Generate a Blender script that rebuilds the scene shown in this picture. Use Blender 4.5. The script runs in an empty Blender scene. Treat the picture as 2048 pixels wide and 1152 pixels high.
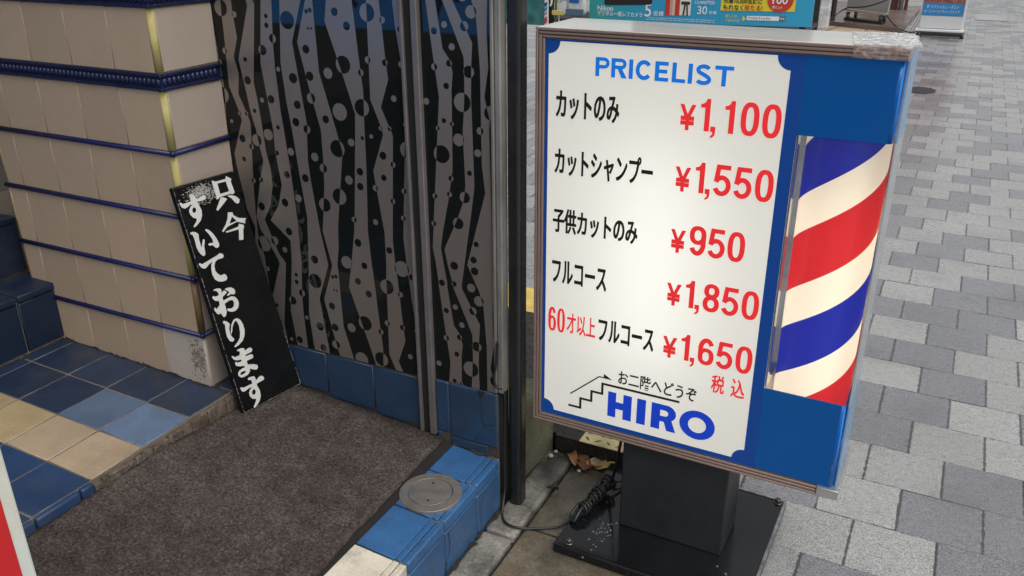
import bpy, bmesh, math, random
from mathutils import Vector, Matrix
from mathutils.geometry import delaunay_2d_cdt

random.seed(7)
R = math.radians
scene = bpy.context.scene
COL = scene.collection

# ------------------------------------------------------------------ camera, sky, sun, exposure
cam_d = bpy.data.cameras.new('camera')
cam = bpy.data.objects.new('camera', cam_d)
COL.objects.link(cam)
fw = Vector((-0.4105, 0.8206, -0.3976)).normalized()
rt = Vector((0.8945, 0.4471, -0.0042)).normalized()
up = rt.cross(fw).normalized()
rt = fw.cross(up).normalized()
cam.matrix_world = Matrix(((rt.x, up.x, -fw.x, 0.0), (rt.y, up.y, -fw.y, 0.0), (rt.z, up.z, -fw.z, 1.5), (0, 0, 0, 1)))
cam_d.sensor_fit = 'HORIZONTAL'
cam_d.sensor_width = 36.0
cam_d.lens = 36.0 * 1720 / 2048
cam_d.clip_start = 0.05
cam_d.clip_end = 1000
scene.camera = cam

SUN_EL, SUN_AZ = 58.0, -27.0          # azimuth measured from +X towards +Y
world = bpy.data.worlds.new('World')
scene.world = world
world.use_nodes = True
wn = world.node_tree
bg = wn.nodes['Background']
sky = wn.nodes.new('ShaderNodeTexSky')
sky.sky_type = 'NISHITA'
sky.sun_disc = False
sky.sun_elevation = R(SUN_EL)
sky.sun_rotation = R(90 - SUN_AZ)
sky.air_density = 1.0
sky.dust_density = 5.0
sky.ozone_density = 0.4
ovc = wn.nodes.new('ShaderNodeHueSaturation')      # overcast: the cloud layer takes most of the blue out of the sky
ovc.inputs['Saturation'].default_value = 0.10
wn.links.new(sky.outputs[0], ovc.inputs['Color'])
wn.links.new(ovc.outputs[0], bg.inputs[0])
bg.inputs[1].default_value = 0.15
sun_d = bpy.data.lights.new('sun', 'SUN')
sun_d.energy = 0.62
sun_d.angle = R(30)
sun_d.color = (1.0, 0.97, 0.93)
sun = bpy.data.objects.new('sun', sun_d)
COL.objects.link(sun)
sd = Vector((math.cos(R(SUN_EL)) * math.cos(R(SUN_AZ)), math.cos(R(SUN_EL)) * math.sin(R(SUN_AZ)), math.sin(R(SUN_EL))))
sun.rotation_euler = sd.to_track_quat('Z', 'Y').to_euler()
sun.location = sd * 20
scene.view_settings.view_transform = 'Standard'
scene.view_settings.look = 'None'
scene.view_settings.gamma = 1.0
scene.view_settings.exposure = 0.10
scene.cycles.max_bounces = 8

# ------------------------------------------------------------------ mesh helpers
class MB:
    def __init__(self):
        self.bm = bmesh.new()
        self.lay = self.bm.loops.layers.float_color.new('Col')
        self.uv = self.bm.loops.layers.uv.new('UVMap')
        self.c = (1, 1, 1, 1)

    def face(self, pts, mi=0, smooth=False, uvs=None):
        vs = [p if isinstance(p, bmesh.types.BMVert) else self.bm.verts.new(p) for p in pts]
        f = self.bm.faces.new(vs)
        f.material_index = mi
        f.smooth = smooth
        for i, l in enumerate(f.loops):
            l[self.lay] = self.c
            if uvs:
                l[self.uv].uv = uvs[i]
        return f

    def hexa(self, p, bevel=0.0, mi=0, seg=2):
        # p: 8 points, bottom ring then top ring, counter-clockwise from above
        v = [self.bm.verts.new(q) for q in p]
        idx = [(3, 2, 1, 0), (4, 5, 6, 7), (0, 1, 5, 4), (1, 2, 6, 5), (2, 3, 7, 6), (3, 0, 4, 7)]
        fs = [self.face([v[i] for i in t], mi) for t in idx]
        if bevel > 0:
            es = list({e for f in fs for e in f.edges})
            r = bmesh.ops.bevel(self.bm, geom=es, offset=bevel, segments=seg, profile=0.5, affect='EDGES', clamp_overlap=True)
            for f in r['faces']:
                f.material_index = mi
                f.smooth = True
                for l in f.loops:
                    l[self.lay] = self.c
        return self

    def box(self, x0, x1, y0, y1, z0, z1, bevel=0.0, mi=0, seg=2):
        return self.hexa([(x0, y0, z0), (x1, y0, z0), (x1, y1, z0), (x0, y1, z0), (x0, y0, z1), (x1, y0, z1), (x1, y1, z1), (x0, y1, z1)], bevel, mi, seg)

    def prism(self, poly, z0, z1, mi=0):
        b = [self.bm.verts.new((x, y, z0)) for x, y in poly]
        t = [self.bm.verts.new((x, y, z1)) for x, y in poly]
        n = len(poly)
        self.face(t, mi)
        self.face(b[::-1], mi)
        for i in range(n):
            j = (i + 1) % n
            self.face([b[i], b[j], t[j], t[i]], mi)
        return self

    def tube(self, path, r, n=8, mi=0, cap=True):
        path = [Vector(p) for p in path]
        rings = []
        nrm = None
        for i, p in enumerate(path):
            a = path[max(i - 1, 0)]
            b = path[min(i + 1, len(path) - 1)]
            t = (b - a).normalized()
            if nrm is None:
                nrm = t.orthogonal().normalized()
            nrm = (nrm - t * nrm.dot(t)).normalized()
            bi = t.cross(nrm)
            rr = r[i] if isinstance(r, (list, tuple)) else r
            rings.append([self.bm.verts.new(p + rr * (math.cos(2 * math.pi * k / n) * nrm + math.sin(2 * math.pi * k / n) * bi)) for k in range(n)])
        for a, b in zip(rings, rings[1:]):
            for k in range(n):
                self.face([a[k], a[(k + 1) % n], b[(k + 1) % n], b[k]], mi, True)
        if cap:
            self.face(rings[0][::-1], mi)
            self.face(rings[-1], mi)
        return self

    def lathe(self, prof, cx, cy, n=48, mi=0, cap=True):
        rings = [[self.bm.verts.new((cx + r * math.cos(2 * math.pi * k / n), cy + r * math.sin(2 * math.pi * k / n), z)) for k in range(n)] for r, z in prof]
        for a, b in zip(rings, rings[1:]):
            for k in range(n):
                self.face([a[k], a[(k + 1) % n], b[(k + 1) % n], b[k]], mi, True)
        if cap:
            self.face(rings[-1], mi)
            self.face(rings[0][::-1], mi)
        return self

    def tile(self, o, u, v, n, th, bev, mi=0):
        """one ceramic tile: origin corner o, edge vectors u and v, normal n"""
        o, u, v, n = Vector(o), Vector(u), Vector(v), Vector(n)
        lu, lv = u.length, v.length
        du, dv = u / lu, v / lv
        def ring(ins, h):
            return [self.bm.verts.new(o + du * a + dv * b + n * h) for a, b in ((ins, ins), (lu - ins, ins), (lu - ins, lv - ins), (ins, lv - ins))]
        r0, r1, r2, r3 = ring(0, 0), ring(0, th - bev), ring(bev * 0.35, th - bev * 0.3), ring(bev, th)
        for a, b in ((r0, r1), (r1, r2), (r2, r3)):
            for k in range(4):
                self.face([a[k], a[(k + 1) % 4], b[(k + 1) % 4], b[k]], mi, True)
        self.face(r3, mi)
        return self


def link(name, mb, mats, parent=None, local=False):
    """one mesh object from a builder; points are world points unless local"""
    me = bpy.data.meshes.new(name)
    if parent is not None and not local:
        mb.bm.transform(WM[parent.name].inverted())
    bmesh.ops.recalc_face_normals(mb.bm, faces=mb.bm.faces) if getattr(mb, 'recalc', True) else None
    mb.bm.to_mesh(me)
    mb.bm.free()
    for m in (mats if isinstance(mats, (list, tuple)) else [mats]):
        me.materials.append(m)
    o = bpy.data.objects.new(name, me)
    COL.objects.link(o)
    if parent is not None:
        o.parent = parent
        WM[o.name] = WM[parent.name]
    else:
        WM[o.name] = Matrix.Identity(4)
    return o

WM = {}

def thing(name, label, cat, loc=(0, 0, 0), rotz=0.0, group=None):
    o = bpy.data.objects.new(name, None)
    o.empty_display_size = 0.05
    COL.objects.link(o)
    o.location = loc
    o.rotation_euler = (0, 0, rotz)
    o['label'] = label
    o['category'] = cat
    if group:
        o['group'] = group
    WM[o.name] = Matrix.Translation(Vector(loc)) @ Matrix.Rotation(rotz, 4, 'Z')
    return o

def tag(o, label, cat, group=None):
    o['label'] = label
    o['category'] = cat
    if group:
        o['group'] = group
    return o

def struct(o):
    o['kind'] = 'structure'
    return o

def copy_tree(o, parent=None):
    c = o.copy()
    COL.objects.link(c)
    if parent is not None:
        c.parent = parent
    for ch in o.children:
        copy_tree(ch, c)
    return c

# ------------------------------------------------------------------ material helpers
def mat(name, base=(0.5, 0.5, 0.5), rough=0.5, spec=0.5, metal=0.0, var=0.0, vscale=6.0, bump=0.0, bscale=120.0, attr=False,
        grime=0.0, gscale=3.0, gcol=(0.03, 0.025, 0.02), emit=None, estr=0.0, rvar=0.0, speck=0.0, sscale=400.0, coat=0.0, stretch=None, bdist=0.002):
    m = bpy.data.materials.new(name)
    m.use_nodes = True
    nt = m.node_tree
    N, L = nt.nodes, nt.links
    p = N['Principled BSDF']
    p.inputs['Roughness'].default_value = rough
    p.inputs['Metallic'].default_value = metal
    p.inputs['Specular IOR Level'].default_value = spec
    p.inputs['Coat Weight'].default_value = coat
    p.inputs['Coat Roughness'].default_value = 0.08
    tc = N.new('ShaderNodeTexCoord')
    co = tc.outputs['Object']
    if stretch:
        mp = N.new('ShaderNodeMapping')
        mp.inputs['Scale'].default_value = stretch
        L.new(co, mp.inputs[0])
        co = mp.outputs[0]
    def noise(sc, det=4.0, rgh=0.6):
        n = N.new('ShaderNodeTexNoise')
        n.inputs['Scale'].default_value = sc
        n.inputs['Detail'].default_value = det
        n.inputs['Roughness'].default_value = rgh
        L.new(co, n.inputs['Vector'])
        return n.outputs['Fac']
    def ramp(f, a, b):
        r = N.new('ShaderNodeMapRange')
        r.inputs['From Min'].default_value = a[0]
        r.inputs['From Max'].default_value = a[1]
        r.inputs['To Min'].default_value = b[0]
        r.inputs['To Max'].default_value = b[1]
        L.new(f, r.inputs['Value'])
        return r.outputs['Result']
    def mix(fac, a, b, mode='MIX'):
        x = N.new('ShaderNodeMix')
        x.data_type = 'RGBA'
        x.blend_type = mode
        for s, v in ((x.inputs[0], fac), (x.inputs[6], a), (x.inputs[7], b)):
            if hasattr(v, 'default_value') or hasattr(v, 'is_linked'):
                L.new(v, s)
            elif isinstance(v, (int, float)):
                s.default_value = v
            else:
                s.default_value = tuple(v) + (1,) if len(v) == 3 else v
        return x.outputs[2]
    if attr:
        at = N.new('ShaderNodeAttribute')
        at.attribute_name = 'Col'
        c = at.outputs['Color']
    else:
        rgb = N.new('ShaderNodeRGB')
        rgb.outputs[0].default_value = tuple(base) + (1,)
        c = rgb.outputs[0]
    if var > 0:
        f = ramp(noise(vscale), (0.3, 0.7), (1 - var, 1 + var))
        c = mix(1.0, c, f, 'MULTIPLY')
    if speck > 0:
        f = ramp(noise(sscale, 2.0, 0.7), (0.3, 0.7), (1 - speck, 1 + speck))
        c = mix(1.0, c, f, 'MULTIPLY')
    if grime > 0:
        f = ramp(noise(gscale, 8.0, 0.65), (0.48, 0.72), (0.0, grime))
        c = mix(f, c, gcol)
    L.new(c, p.inputs['Base Color'])
    if rvar > 0:
        L.new(ramp(noise(vscale * 1.7), (0.3, 0.7), (max(rough - rvar, 0.02), rough + rvar)), p.inputs['Roughness'])
    if bump > 0:
        b = N.new('ShaderNodeBump')
        b.inputs['Strength'].default_value = bump
        b.inputs['Distance'].default_value = bdist
        L.new(noise(bscale, 3.0), b.inputs['Height'])
        L.new(b.outputs[0], p.inputs['Normal'])
    if emit:
        p.inputs['Emission Color'].default_value = tuple(emit) + (1,)
        p.inputs['Emission Strength'].default_value = estr
    m['nodes_co'] = 1
    return m

# ------------------------------------------------------------------ materials
M = {}
M['grout'] = mat('grout', (0.17, 0.14, 0.10), 0.85, var=0.25, vscale=9, speck=0.25, sscale=300, grime=0.5)
M['grout_dark'] = mat('dark_grime', (0.012, 0.011, 0.010), 0.8, var=0.3, speck=0.3)
M['plinth_bed'] = mat('dirty_plinth_bed', (0.055, 0.045, 0.036), 0.85, var=0.3)
M['tile'] = mat('glazed_floor_tile', attr=True, rough=0.38, spec=0.4, var=0.16, vscale=7, speck=0.10, sscale=260, grime=0.45, gscale=5, gcol=(0.07, 0.06, 0.05), rvar=0.12, bump=0.15, bscale=90)
M['step_tile'] = mat('glazed_step_tile', attr=True, rough=0.32, spec=0.5, var=0.14, vscale=9, speck=0.10, sscale=240, grime=0.5, gscale=11, gcol=(0.035, 0.045, 0.06), rvar=0.12, bump=0.2, bscale=110)
M['pillar_tile'] = mat('beige_wall_tile', attr=True, rough=0.42, spec=0.4, var=0.07, vscale=5, speck=0.07, sscale=330, grime=0.12, gscale=5, gcol=(0.14, 0.10, 0.06), bump=0.12, bscale=140)
M['pillar_grout'] = mat('pale_grout', (0.50, 0.43, 0.33), 0.8, var=0.2)
M['navy_trim'] = mat('navy_glaze', (0.010, 0.013, 0.070), 0.35, 0.35, var=0.2, vscale=30)
M['navy_band'] = mat('navy_relief_glaze', (0.008, 0.013, 0.050), 0.26, 0.5, var=0.2, vscale=30)
M['yellow_trim'] = mat('yellow_glaze', (0.42, 0.36, 0.14), 0.6, 0.25, var=0.12, vscale=25, grime=0.25, gscale=14, gcol=(0.2, 0.13, 0.05))
M['brown_trim'] = mat('stained_corner', (0.14, 0.085, 0.04), 0.5, var=0.4, vscale=20)
M['film'] = mat('grey_window_film', (0.31, 0.268, 0.238), 0.38, 0.4, metal=0.70, var=0.05, vscale=4)
M['dark_glass'] = mat('dark_glass', (0.008, 0.0095, 0.009), 0.03, 0.30)
M['bar_grey'] = mat('grey_painted_steel', (0.20, 0.18, 0.175), 0.35, 0.5, metal=0.4, var=0.15, vscale=12)
M['black_gap'] = mat('black_gap', (0.008, 0.008, 0.008), 0.8)
M['worn_metal'] = mat('worn_grey_metal', (0.26, 0.245, 0.225), 0.42, 0.5, metal=0.35, var=0.35, vscale=14, grime=0.5, gscale=9, gcol=(0.05, 0.045, 0.04), stretch=(1, 1, 0.25))
M['black_gloss'] = mat('black_gloss_paint', (0.012, 0.013, 0.014), 0.28, 0.5, var=0.3, vscale=9, rvar=0.1)
M['black_matte'] = mat('black_matte_paint', (0.019, 0.021, 0.023), 0.5, 0.4, var=0.25, vscale=8, speck=0.2, rvar=0.08)
M['concrete'] = mat('wet_concrete', (0.10, 0.086, 0.062), 0.20, 0.6, var=0.7, vscale=5.5, speck=0.3, sscale=150, grime=0.7, gscale=7, gcol=(0.10, 0.065, 0.035), rvar=0.15, bump=0.6, bscale=110, bdist=0.003)
M['kerb'] = mat('pale_kerb_stone', (0.17, 0.16, 0.14), 0.42, 0.5, var=0.7, vscale=9, speck=0.35, sscale=160, grime=0.75, gscale=12, gcol=(0.05, 0.045, 0.035), rvar=0.2, bump=0.8, bscale=110, bdist=0.003)
M['moss'] = mat('mossy_concrete', (0.15, 0.145, 0.095), 0.75, 0.3, var=0.45, vscale=7, speck=0.25, sscale=170, grime=0.7, gscale=8, gcol=(0.055, 0.062, 0.022), bump=0.6, bscale=90, bdist=0.004)
M['render_grey'] = mat('grey_cement', (0.24, 0.23, 0.22), 0.8, 0.3, var=0.2, vscale=6, speck=0.15)
M['check_dark'] = mat('dark_chequer_plate', (0.035, 0.032, 0.030), 0.5, 0.5, metal=0.3, var=0.4, vscale=10, grime=0.5, gcol=(0.06, 0.035, 0.02))
M['check_yellow'] = mat('yellow_chequer_plate', (0.62, 0.53, 0.27), 0.55, 0.4, var=0.25, vscale=12, grime=0.6, gscale=16, gcol=(0.16, 0.10, 0.05))
M['leaf'] = mat('dry_leaf', attr=True, rough=0.55, spec=0.4, var=0.35, vscale=40)
M['steel_disc'] = mat('dull_brass_steel', (0.25, 0.235, 0.215), 0.45, 0.5, metal=0.55, var=0.25, vscale=18, speck=0.15, grime=0.4, gscale=16, gcol=(0.12, 0.075, 0.035), rvar=0.12)
M['rust_disc'] = mat('rust_rimmed_steel', (0.24, 0.205, 0.165), 0.5, 0.5, metal=0.5, var=0.3, vscale=16, speck=0.2, grime=0.6, gscale=12, gcol=(0.20, 0.11, 0.05))
M['rubber'] = mat('black_cable_rubber', (0.012, 0.012, 0.012), 0.42, 0.5)
M['sign_white'] = mat('board_white_enamel', (0.60, 0.63, 0.58), 0.4, 0.5, var=0.1, vscale=9, grime=0.6, gscale=9, gcol=(0.45, 0.30, 0.14))
M['sign_red'] = mat('board_red_enamel', (0.50, 0.012, 0.015), 0.4, 0.5, var=0.12, vscale=5)
M['board_black'] = mat('black_lacquer_board', (0.006, 0.0064, 0.007), 0.28, 0.22, var=0.3, vscale=8, rvar=0.08)
M['paint_white'] = mat('white_brush_paint', (0.60, 0.585, 0.55), 0.5, 0.4, var=0.06, vscale=30)
M['edge_wear'] = mat('worn_board_edge', (0.09, 0.085, 0.08), 0.6, var=0.6, vscale=60)
M['anodised'] = mat('bronze_anodised_aluminium', (0.27, 0.188, 0.158), 0.38, 0.5, metal=0.15, var=0.12, vscale=9, stretch=(0.3, 1, 1))
M['anod_groove'] = mat('dark_groove', (0.13, 0.09, 0.077), 0.5, 0.4)
M['aluminium'] = mat('bare_aluminium', (0.52, 0.51, 0.50), 0.32, 0.5, metal=0.8, var=0.12, vscale=20)
M['cab_white'] = mat('cabinet_white_sheet', (0.76, 0.76, 0.69), 0.13, 0.6, var=0.06, vscale=4, grime=0.5, gscale=5.5, gcol=(0.36, 0.31, 0.24), coat=0.6, stretch=(0.5, 1.6, 1))
M['tape'] = None
M['tape_front'] = None
M['sign_blue'] = mat('backlit_blue_border', (0.006, 0.050, 0.24), 0.3, 0.25, emit=(0.004, 0.05, 0.25), estr=0.22)
M['sign_blue2'] = mat('blue_acrylic', (0.002, 0.060, 0.22), 0.16, 0.22, emit=(0.0005, 0.05, 0.20), estr=0.35, var=0.04, vscale=3)
M['blue_edge'] = mat('bright_blue_acrylic_edge', (0.01, 0.16, 0.60), 0.2, 0.5, emit=(0.0, 0.12, 0.50), estr=0.28)  # light held in the acrylic edge painted as brighter, glowing blue
M['ink_black'] = mat('black_vinyl', (0.012, 0.012, 0.010), 0.4, 0.4)
M['ink_red'] = mat('backlit_red_vinyl', (0.55, 0.02, 0.025), 0.4, 0.3, emit=(0.72, 0.028, 0.030), estr=0.55)
M['ink_blue'] = mat('backlit_blue_vinyl', (0.004, 0.10, 0.42), 0.4, 0.3, emit=(0.002, 0.12, 0.46), estr=0.75)
M['ink_navy'] = mat('backlit_navy_vinyl', (0.006, 0.028, 0.30), 0.4, 0.3, emit=(0.004, 0.030, 0.30), estr=0.85)
M['silver'] = mat('mirror_bracket', (0.60, 0.60, 0.62), 0.12, 0.6, metal=0.9, var=0.15, vscale=14)
M['bolt'] = mat('wet_bolt_steel', (0.12, 0.10, 0.095), 0.25, 0.6, metal=0.7, var=0.4, vscale=40)

def backlit_panel():
    m = mat('backlit_milky_panel', (0.70, 0.70, 0.64), 0.35, 0.35)
    N, L = m.node_tree.nodes, m.node_tree.links
    p = N['Principled BSDF']
    p.inputs['Emission Color'].default_value = (1.0, 0.985, 0.90, 1)
    p.inputs['Emission Strength'].default_value = 0.50
    tr = N.new('ShaderNodeBsdfTranslucent')
    tr.inputs[0].default_value = (0.95, 0.95, 0.92, 1)
    ad = N.new('ShaderNodeMixShader')
    ad.inputs[0].default_value = 0.45
    L.new(p.outputs[0], ad.inputs[1])
    L.new(tr.outputs[0], ad.inputs[2])
    L.new(ad.outputs[0], N['Material Output'].inputs[0])
    return m
M['panel'] = backlit_panel()

def stripe_pole():
    m = mat('barber_stripe_pole', (0.8, 0.78, 0.7), 0.18, 0.5)
    N, L = m.node_tree.nodes, m.node_tree.links
    p = N['Principled BSDF']
    tc = N.new('ShaderNodeTexCoord')
    sx = N.new('ShaderNodeSeparateXYZ')
    L.new(tc.outputs['UV'], sx.inputs[0])
    def mth(op, a, b=None):
        n = N.new('ShaderNodeMath')
        n.operation = op
        for i, v in enumerate((a, b)):
            if v is None:
                continue
            if isinstance(v, (int, float)):
                n.inputs[i].default_value = v
            else:
                L.new(v, n.inputs[i])
        return n.outputs[0]
    # u = turn (-0.5..0.5, 0 at the front), v = height in metres
    h = mth('SUBTRACT', sx.outputs['Y'], mth('MULTIPLY', sx.outputs['X'], 0.37))
    t = mth('FRACT', mth('DIVIDE', mth('SUBTRACT', h, 0.534), 0.4117))
    cr = N.new('ShaderNodeValToRGB')
    cr.color_ramp.interpolation = 'CONSTANT'
    el = cr.color_ramp.elements
    cream, blue, red = (0.86, 0.79, 0.60, 1), (0.003, 0.010, 0.30, 1), (0.56, 0.010, 0.013, 1)
    el[0].position, el[0].color = 0.0, cream
    el[1].position, el[1].color = 0.202, blue
    for pos, c in ((0.483, cream), (0.692, red)):
        e = el.new(pos)
        e.color = c
    L.new(t, cr.inputs[0])
    L.new(cr.outputs[0], p.inputs['Base Color'])
    L.new(cr.outputs[0], p.inputs['Emission Color'])
    p.inputs['Emission Strength'].default_value = 0.62
    p.inputs['Coat Weight'].default_value = 0.15
    p.inputs['Specular IOR Level'].default_value = 0.3
    tr = N.new('ShaderNodeBsdfTranslucent')
    L.new(cr.outputs[0], tr.inputs[0])
    mx = N.new('ShaderNodeMixShader')
    mx.inputs[0].default_value = 0.40
    L.new(p.outputs[0], mx.inputs[1])
    L.new(tr.outputs[0], mx.inputs[2])
    L.new(mx.outputs[0], N['Material Output'].inputs[0])
    return m
M['pole'] = stripe_pole()

def clear(name, tint, alpha, rough=0.05):
    m = bpy.data.materials.new(name)
    m.use_nodes = True
    N, L = m.node_tree.nodes, m.node_tree.links
    N.remove(N['Principled BSDF'])
    out = N['Material Output']
    tr = N.new('ShaderNodeBsdfTransparent')
    tr.inputs[0].default_value = (0.96, 0.97, 0.98, 1)
    p = N.new('ShaderNodeBsdfPrincipled')
    p.inputs['Base Color'].default_value = tuple(tint) + (1,)
    p.inputs['Roughness'].default_value = rough
    mx = N.new('ShaderNodeMixShader')
    mx.inputs[0].default_value = alpha
    L.new(tr.outputs[0], mx.inputs[1])
    L.new(p.outputs[0], mx.inputs[2])
    L.new(mx.outputs[0], out.inputs[0])
    return m
def crinkle(name, tint, alpha):
    m = clear(name, tint, alpha, 0.12)
    N, L = m.node_tree.nodes, m.node_tree.links
    p = [n for n in N if n.type == 'BSDF_PRINCIPLED'][0]
    p.inputs['Specular IOR Level'].default_value = 0.9
    tc = N.new('ShaderNodeTexCoord')
    v = N.new('ShaderNodeTexNoise')
    v.inputs['Scale'].default_value = 75
    v.inputs['Detail'].default_value = 2
    L.new(tc.outputs['Object'], v.inputs['Vector'])
    b = N.new('ShaderNodeBump')
    b.inputs['Strength'].default_value = 1.0
    b.inputs['Distance'].default_value = 0.008
    L.new(v.outputs['Fac'], b.inputs['Height'])
    L.new(b.outputs[0], p.inputs['Normal'])
    r = N.new('ShaderNodeMapRange')
    r.inputs['From Min'].default_value, r.inputs['From Max'].default_value = 0.35, 0.65
    r.inputs['To Min'].default_value, r.inputs['To Max'].default_value = alpha * 0.5, min(alpha * 1.6, 1)
    L.new(v.outputs['Fac'], r.inputs[0])
    mx = [n for n in N if n.type == 'MIX_SHADER'][0]
    L.new(r.outputs[0], mx.inputs[0])
    return m
M['tape'] = crinkle('crinkled_packing_tape', (0.85, 0.85, 0.86), 0.62)
M['tape_front'] = crinkle('tape_over_bronze', (0.62, 0.50, 0.46), 0.28)
M['acrylic'] = clear('clear_acrylic_front', (0.5, 0.52, 0.55), 0.035)
M['acrylic_side'] = clear('hazy_acrylic_side', (0.46, 0.49, 0.50), 0.80, 0.2)
M['acrylic_blue'] = clear('blue_hazy_acrylic_side', (0.20, 0.38, 0.62), 0.85, 0.2)

def carpet():
    m = mat('ribbed_grey_carpet', (0.125, 0.105, 0.10), 0.95, 0.1)
    N, L = m.node_tree.nodes, m.node_tree.links
    p = N['Principled BSDF']
    tc = N.new('ShaderNodeTexCoord')
    def noise(s, d, r=0.7):
        n = N.new('ShaderNodeTexNoise')
        n.inputs['Scale'].default_value = s
        n.inputs['Detail'].default_value = d
        n.inputs['Roughness'].default_value = r
        L.new(tc.outputs['Object'], n.inputs['Vector'])
        return n
    a = noise(150, 5, 0.85)
    b = noise(22, 5, 0.75)
    c = noise(3.0, 4, 0.6)
    r1 = N.new('ShaderNodeValToRGB')
    e = r1.color_ramp.elements
    e[0].position, e[0].color = 0.36, (0.014, 0.011, 0.010, 1)
    e[1].position, e[1].color = 0.66, (0.165, 0.140, 0.122, 1)
    e2 = e.new(0.5)
    e2.color = (0.062, 0.050, 0.045, 1)
    mx = N.new('ShaderNodeMix')
    mx.inputs[0].default_value = 0.24
    L.new(a.outputs['Fac'], mx.inputs[2])
    L.new(b.outputs['Fac'], mx.inputs[3])
    L.new(mx.outputs[0], r1.inputs[0])
    mr = N.new('ShaderNodeMapRange')
    mr.inputs['From Min'].default_value, mr.inputs['From Max'].default_value = 0.3, 0.7
    mr.inputs['To Min'].default_value, mr.inputs['To Max'].default_value = 0.78, 1.18
    L.new(c.outputs['Fac'], mr.inputs[0])
    ml = N.new('ShaderNodeMix')
    ml.data_type = 'RGBA'
    ml.blend_type = 'MULTIPLY'
    ml.inputs[0].default_value = 1
    L.new(r1.outputs[0], ml.inputs[6])
    L.new(mr.outputs[0], ml.inputs[7])
    L.new(ml.outputs[2], p.inputs['Base Color'])
    bp = N.new('ShaderNodeBump')
    bp.inputs['Strength'].default_value = 0.9
    bp.inputs['Distance'].default_value = 0.003
    L.new(a.outputs['Fac'], bp.inputs['Height'])
    L.new(bp.outputs[0], p.inputs['Normal'])
    return m
M['carpet'] = carpet()

def paver_mat():
    """block paving: tone per block in the colour attribute, joints and edge wear from the per-block UV"""
    m = bpy.data.materials.new('concrete_paving_block')
    m.use_nodes = True
    N, L = m.node_tree.nodes, m.node_tree.links
    p = N['Principled BSDF']
    tc = N.new('ShaderNodeTexCoord')
    at = N.new('ShaderNodeAttribute')
    at.attribute_name = 'Col'
    def noise(s, d, r=0.6, vec=None):
        n = N.new('ShaderNodeTexNoise')
        n.inputs['Scale'].default_value = s
        n.inputs['Detail'].default_value = d
        n.inputs['Roughness'].default_value = r
        L.new(vec or tc.outputs['Object'], n.inputs['Vector'])
        return n.outputs['Fac']
    def mr(f, a, b, c, d):
        n = N.new('ShaderNodeMapRange')
        for i, v in enumerate((a, b, c, d)):
            n.inputs[1 + i].default_value = v
        L.new(f, n.inputs[0])
        return n.outputs[0]
    def mul(a, b):
        n = N.new('ShaderNodeMix')
        n.data_type = 'RGBA'
        n.blend_type = 'MULTIPLY'
        n.inputs[0].default_value = 1
        L.new(a, n.inputs[6])
        L.new(b, n.inputs[7])
        return n.outputs[2]
    def math_(op, a, b):
        n = N.new('ShaderNodeMath')
        n.operation = op
        for i, v in enumerate((a, b)):
            if isinstance(v, (int, float)):
                n.inputs[i].default_value = v
            else:
                L.new(v, n.inputs[i])
        return n.outputs[0]
    fine = noise(230, 3, 0.75)
    mid = noise(45, 4, 0.6)
    big = noise(1.6, 5, 0.6)
    mp = N.new('ShaderNodeMapping')
    mp.inputs['Scale'].default_value = (40, 330, 40)
    L.new(tc.outputs['Object'], mp.inputs[0])
    stri = noise(1.0, 2, 0.5, mp.outputs[0])
    c = mul(at.outputs['Color'], mr(fine, 0.37, 0.63, 0.45, 1.55))
    c = mul(c, mr(mid, 0.3, 0.7, 0.90, 1.10))
    c = mul(c, mr(big, 0.3, 0.7, 0.88, 1.10))
    c = mul(c, mr(noise(5, 3, 0.5), 0.52, 0.75, 1.0, 0.80))
    c = mul(c, mr(stri, 0.35, 0.65, 0.86, 1.12))
    # joints
    uv = N.new('ShaderNodeSeparateXYZ')
    L.new(tc.outputs['UV'], uv.inputs[0])
    wob = mr(noise(55, 3, 0.7), 0.3, 0.7, -0.012, 0.012)
    du = math_('MINIMUM', uv.outputs['X'], math_('SUBTRACT', 1.0, uv.outputs['X']))
    dv = math_('MINIMUM', uv.outputs['Y'], math_('SUBTRACT', 1.0, uv.outputs['Y']))
    ju = mr(math_('ADD', du, wob), 0.008, 0.022, 1.0, 0.0)
    jv = mr(math_('ADD', dv, wob), 0.000, 0.010, 0.75, 0.0)
    j = math_('MAXIMUM', ju, jv)
    mx = N.new('ShaderNodeMix')
    mx.data_type = 'RGBA'
    L.new(j, mx.inputs[0])
    L.new(c, mx.inputs[6])
    mx.inputs[7].default_value = (0.055, 0.052, 0.048, 1)
    L.new(mx.outputs[2], p.inputs['Base Color'])
    L.new(mr(mid, 0.3, 0.7, 0.20, 0.44), p.inputs['Roughness'])
    hgt = math_('SUBTRACT', math_('ADD', math_('MULTIPLY', fine, 0.5), math_('MULTIPLY', stri, 0.5)), math_('MULTIPLY', j, 1.6))
    p.inputs['Coat Weight'].default_value = 0.9
    p.inputs['Coat Roughness'].default_value = 0.24
    b = N.new('ShaderNodeBump')
    b.inputs['Strength'].default_value = 0.55
    b.inputs['Distance'].default_value = 0.0025
    L.new(hgt, b.inputs['Height'])
    L.new(b.outputs[0], p.inputs['Normal'])
    return m
M['paver'] = paver_mat()

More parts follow.
